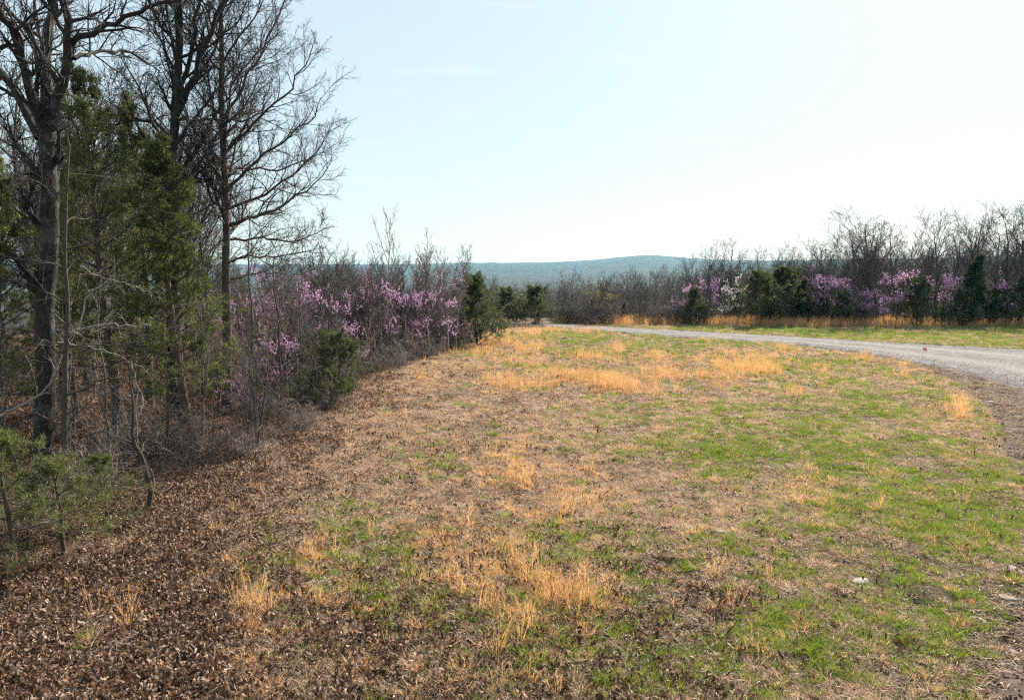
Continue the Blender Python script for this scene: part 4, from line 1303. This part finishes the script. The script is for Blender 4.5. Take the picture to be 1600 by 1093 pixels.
finish('thatch', cr_p, x[k], y[k], r, r.uniform(.8, 1.4, k.sum()) * (1 + .4 * smooth(20, 60, y[k])), 'flat crumbs of dead grass and leaf bits')

# golden broomsedge, upright
sedge_protos = [sedge(340 + i, 7, .55, M['gold_grass'], .0045, .22) for i in range(5)]
low_protos = [tuft(350 + i, 60, .10, .10, .26, .9, .0062, M['gold_grass'], .7) for i in range(5)]
x, y, px, py, r = candidates(90000, 104, 6.0, 66)
gd = gauss(px, py, GOLD)
inf = (px > edge_px(py)) & ~covered(x, y) & ~poly_mask(TRACK, x, y)
w = gd ** 1.5 * .38 * np.clip(.5 + .8 * nC(x, y), .05, 1.5) * np.where(y > 24, 2.6, .42) + .0012
k = (r.uniform(size=len(x)) < w) & inf
xs, ys = x[k], y[k]
finish('broomsedge', sedge_protos, xs, ys, r, r.uniform(.55, 1.25, k.sum()), 'upright golden broomsedge', .13)
w = gd ** 1.2 * .45 * np.clip(.6 + .6 * nC(x, y), .05, 1) + .006
k = (r.uniform(size=len(x)) < w) & inf
finish('low_broomsedge', low_protos, x[k], y[k], r, r.uniform(.6, 1.3, k.sum()), 'low orange clumps of broomsedge')

# the tall band of broomsedge between the road and the far woods
r = np.random.default_rng(105)
n = 5200
pxs = r.uniform(870, 1700, n)
pys = np.interp(pxs, [870, 1000, 1090, 1240, 1420, 1600, 1700], [500.5, 503.5, 505.5, 507.5, 507, 507, 507]) + r.normal(0, 2.0, n)
keep = (r.uniform(size=n) < np.interp(pxs, [870, 900, 1010, 1040, 1090, 1110, 1390, 1430, 1480, 1520, 1700], [.5, 1, .9, .25, .35, 1, .9, .2, .25, .45, .4])) 
a = (pxs - CX) / FPX; b = -(pys - CY) / FPX
t = -CAMH / (-sp_ + b * cp)
xx, yy = a * t, (cp + b * sp_) * t
keep &= ~poly_mask(ROAD, xx, yy) & (seg_dist(ROADLOOP[::2], xx, yy) > .6)
xx, yy = xx[keep], yy[keep]
finish('roadside_broomsedge', sedge_protos, xx, yy, r, r.uniform(.9, 1.7, len(xx)), 'tall orange broomsedge in a band beyond the road', .1)

# stones and clods
st_p = [stone_mesh(i, M['road_stone']) for i in range(4)]
cl_p = [stone_mesh(10 + i, M['clod'], .6, .35) for i in range(4)]
x, y, px, py, r = candidates(60000, 106, 20, 66, 1.5, .8)
k = covered(x, y)
x, y = x[k], y[k]
n = len(x)
pos = np.stack([x, y, H(x, y, False) + .085], 1)
gn_scatter('road_gravel', st_p, pos, r.uniform(0, 6, (n, 3)), r.uniform(.02, .055, n), r.integers(0, 4, n), 'loose pale gravel on the road')
x, y, px, py, r = candidates(130000, 107, 6, 45, 1.3, .85)
k = poly_mask(TRACK, x, y) & ~covered(x, y)
x, y = x[k], y[k]
n = len(x)
pos = np.stack([x, y, H(x, y, False) - .01 + .030 * nClod(x, y)], 1)
gn_scatter('dirt_clods', cl_p, pos, r.uniform(0, 6, (n, 3)), .016 + .07 * r.uniform(0, 1, n) ** 4, r.integers(0, 4, n), 'dirt clods and small stones on the shoulder')

# fallen twigs and sticks, too many and small to count
twig_protos = []
for i in range(4):
    r0 = np.random.default_rng(400 + i)
    P, Rr = grow(np.zeros((1, 3)), np.array([[1, 0, .03]]), np.array([.6]), 7, .18, 0, np.array([.007]), .002, r0)
    P[:, :, 2] = np.abs(P[:, :, 2]) * .3 + .012
    l1 = spawn(P, Rr, 3, .2, .9, 45, 10, .4, 4, .15, 0, .7, .003, r0)
    l1[0][:, :, 2] = np.abs(l1[0][:, :, 2]) + .005
    twig_protos.append(wood_mesh('twig', [(P, Rr), l1], [4, 3], M['pale_bark']))
x, y, px, py, r = candidates(9000, 108, 6, 42, 1.3)
w = np.where(px < edge_px(py) + 90, .55, .03)
k = (r.uniform(size=len(x)) < w) & ~covered(x, y)
finish('fallen_twigs', twig_protos, x[k], y[k], r, r.uniform(.4, 1.5, k.sum()), 'pale fallen twigs', .05, -.01)

# ------------------------------------------------------------------ the wooded slope far beyond: too many trees to count
r = np.random.default_rng(110)
n = 9000
Y = 84 * np.exp(r.uniform(0, math.log(19), n) ** 1.5)
px = r.uniform(-150, 1750, n)
X = (px - 800) / FPX * Y
k = Y > np.interp(px, [0, 700, 760, 1700], [110, 105, 92, 88])
X, Y = X[k], Y[k]
n = len(X)
def far_tree(seed):
    rr = np.random.default_rng(seed)
    tr = line_trunk(10, rr, .05, 8, .17, .04, .06, .06)
    l1 = spawn(*tr, 14, .3, .97, 45, 9, .42, 5, .14, .08, .6, .035, rr, .45)
    l2 = spawn(*l1, 8, .2, .97, 42, 12, .5, 4, .16, .06, .7, .024, rr, .4)
    l3 = spawn(*l2, 3, .2, .97, 42, 12, .6, 3, .16, .06, .7, .020, rr, .4)
    return wood_mesh('far_tree', [tr, l1, l2, l3], [5, 3, 3, 3], M['grey_bark'])
finish('distant_woods', [far_tree(500 + i) for i in range(4)], X, Y, r, r.uniform(.5, .8, n), 'bare woods covering the falling slope beyond', .03)

# ------------------------------------------------------------------ single rocks and the marker flag
def rock(px, py, size, label, seed, m='pale_stone', name='rock'):
    x, y = ground_at(px, py)
    me = stone_mesh(seed, M[m], .45, .16, 2)
    o = put(name, me, loc=(x, y, hz(x, y) + size * .03))
    o.scale = (size, size * .7, size * .8); o.rotation_euler = (0, .1, seed)
    tag(o, label, 'rock')
rock(1128, 834, .30, 'flat whitish rock in the short grass, middle right', 31)
rock(1343, 910, .42, 'broad pale rock lying flush in the grass, lower right', 32)
rock(1528, 968, .30, 'small pale rock near the dirt shoulder, lower right', 33)
rock(1412, 980, .18, 'little grey rock in the grass left of the shoulder rocks', 34)
rock(1308, 828, .16, 'small white rock beside an orange clump', 35)
rock(1590, 893, .38, 'grey rock on the dirt shoulder at the right edge', 36)
rock(1578, 935, .34, 'brownish flat rock on the shoulder below the grey one', 37)
rock(1548, 633, .5, 'flat tan stone slab bedded in the reddish shoulder', 38)
rock(722, 963, .2, 'narrow pale rock just below the golden broomsedge clump', 39)

x, y = ground_at(1441, 562)
fr = empty('marker_flag', (x, y, hz(x, y) + .05))
P = np.array([[[0, 0, -.05], [0, 0, .25], [.01, 0, .55]]]); V, q = tube(P, np.full((1, 3), .004), 6)
put('wire', mesh_np('flag_wire', V, q, mats=[M['wire']]), fr)
g = np.linspace(0, 1, 7)
V = []
for yo in (-.002, .002):
    for zz in (.38, .54):
        for t in g: V.append((.01 + .20 * t, yo + .025 * math.sin(t * 5), zz - .03 * t))
V = np.array(V)
q = []
for i in range(6):
    q += [[i, i + 1, 8 + i, 7 + i], [14 + i, 21 + i, 22 + i, 15 + i], [i, 14 + i, 15 + i, i + 1], [7 + i, 8 + i, 22 + i, 21 + i]]
q += [[0, 7, 21, 14], [6, 20, 27, 13]]
put('flag', mesh_np('flag_cloth', V, q, mats=[M['pink']]), fr)
tag(fr, 'small pink marker flag standing on the pale gravel road', 'flag')

# ------------------------------------------------------------------ haze: one even closed box of air
bx = np.array([(sx * 8600, sy * 8600, z) for z in (-70, 190) for sx, sy in ((-1, -1), (1, -1), (1, 1), (-1, 1))], float)
hq = [[0, 3, 2, 1], [4, 5, 6, 7], [0, 1, 5, 4], [1, 2, 6, 5], [2, 3, 7, 6], [3, 0, 4, 7]]
m, n_, out = mat('haze')
pv = n_.nodes.new('ShaderNodeVolumePrincipled')
pv.inputs['Color'].default_value = (0.11, 0.50, 0.80, 1)
pv.inputs['Absorption Color'].default_value = (1, 1, 1, 1)
pv.inputs['Density'].default_value = 0.000115
pv.inputs['Anisotropy'].default_value = 0.1
n_.links.new(pv.outputs[0], out.inputs['Volume'])
hzb = put('haze', mesh_np('haze', bx, hq, mats=[m], flat=True))
tag(hzb, kind='stuff')
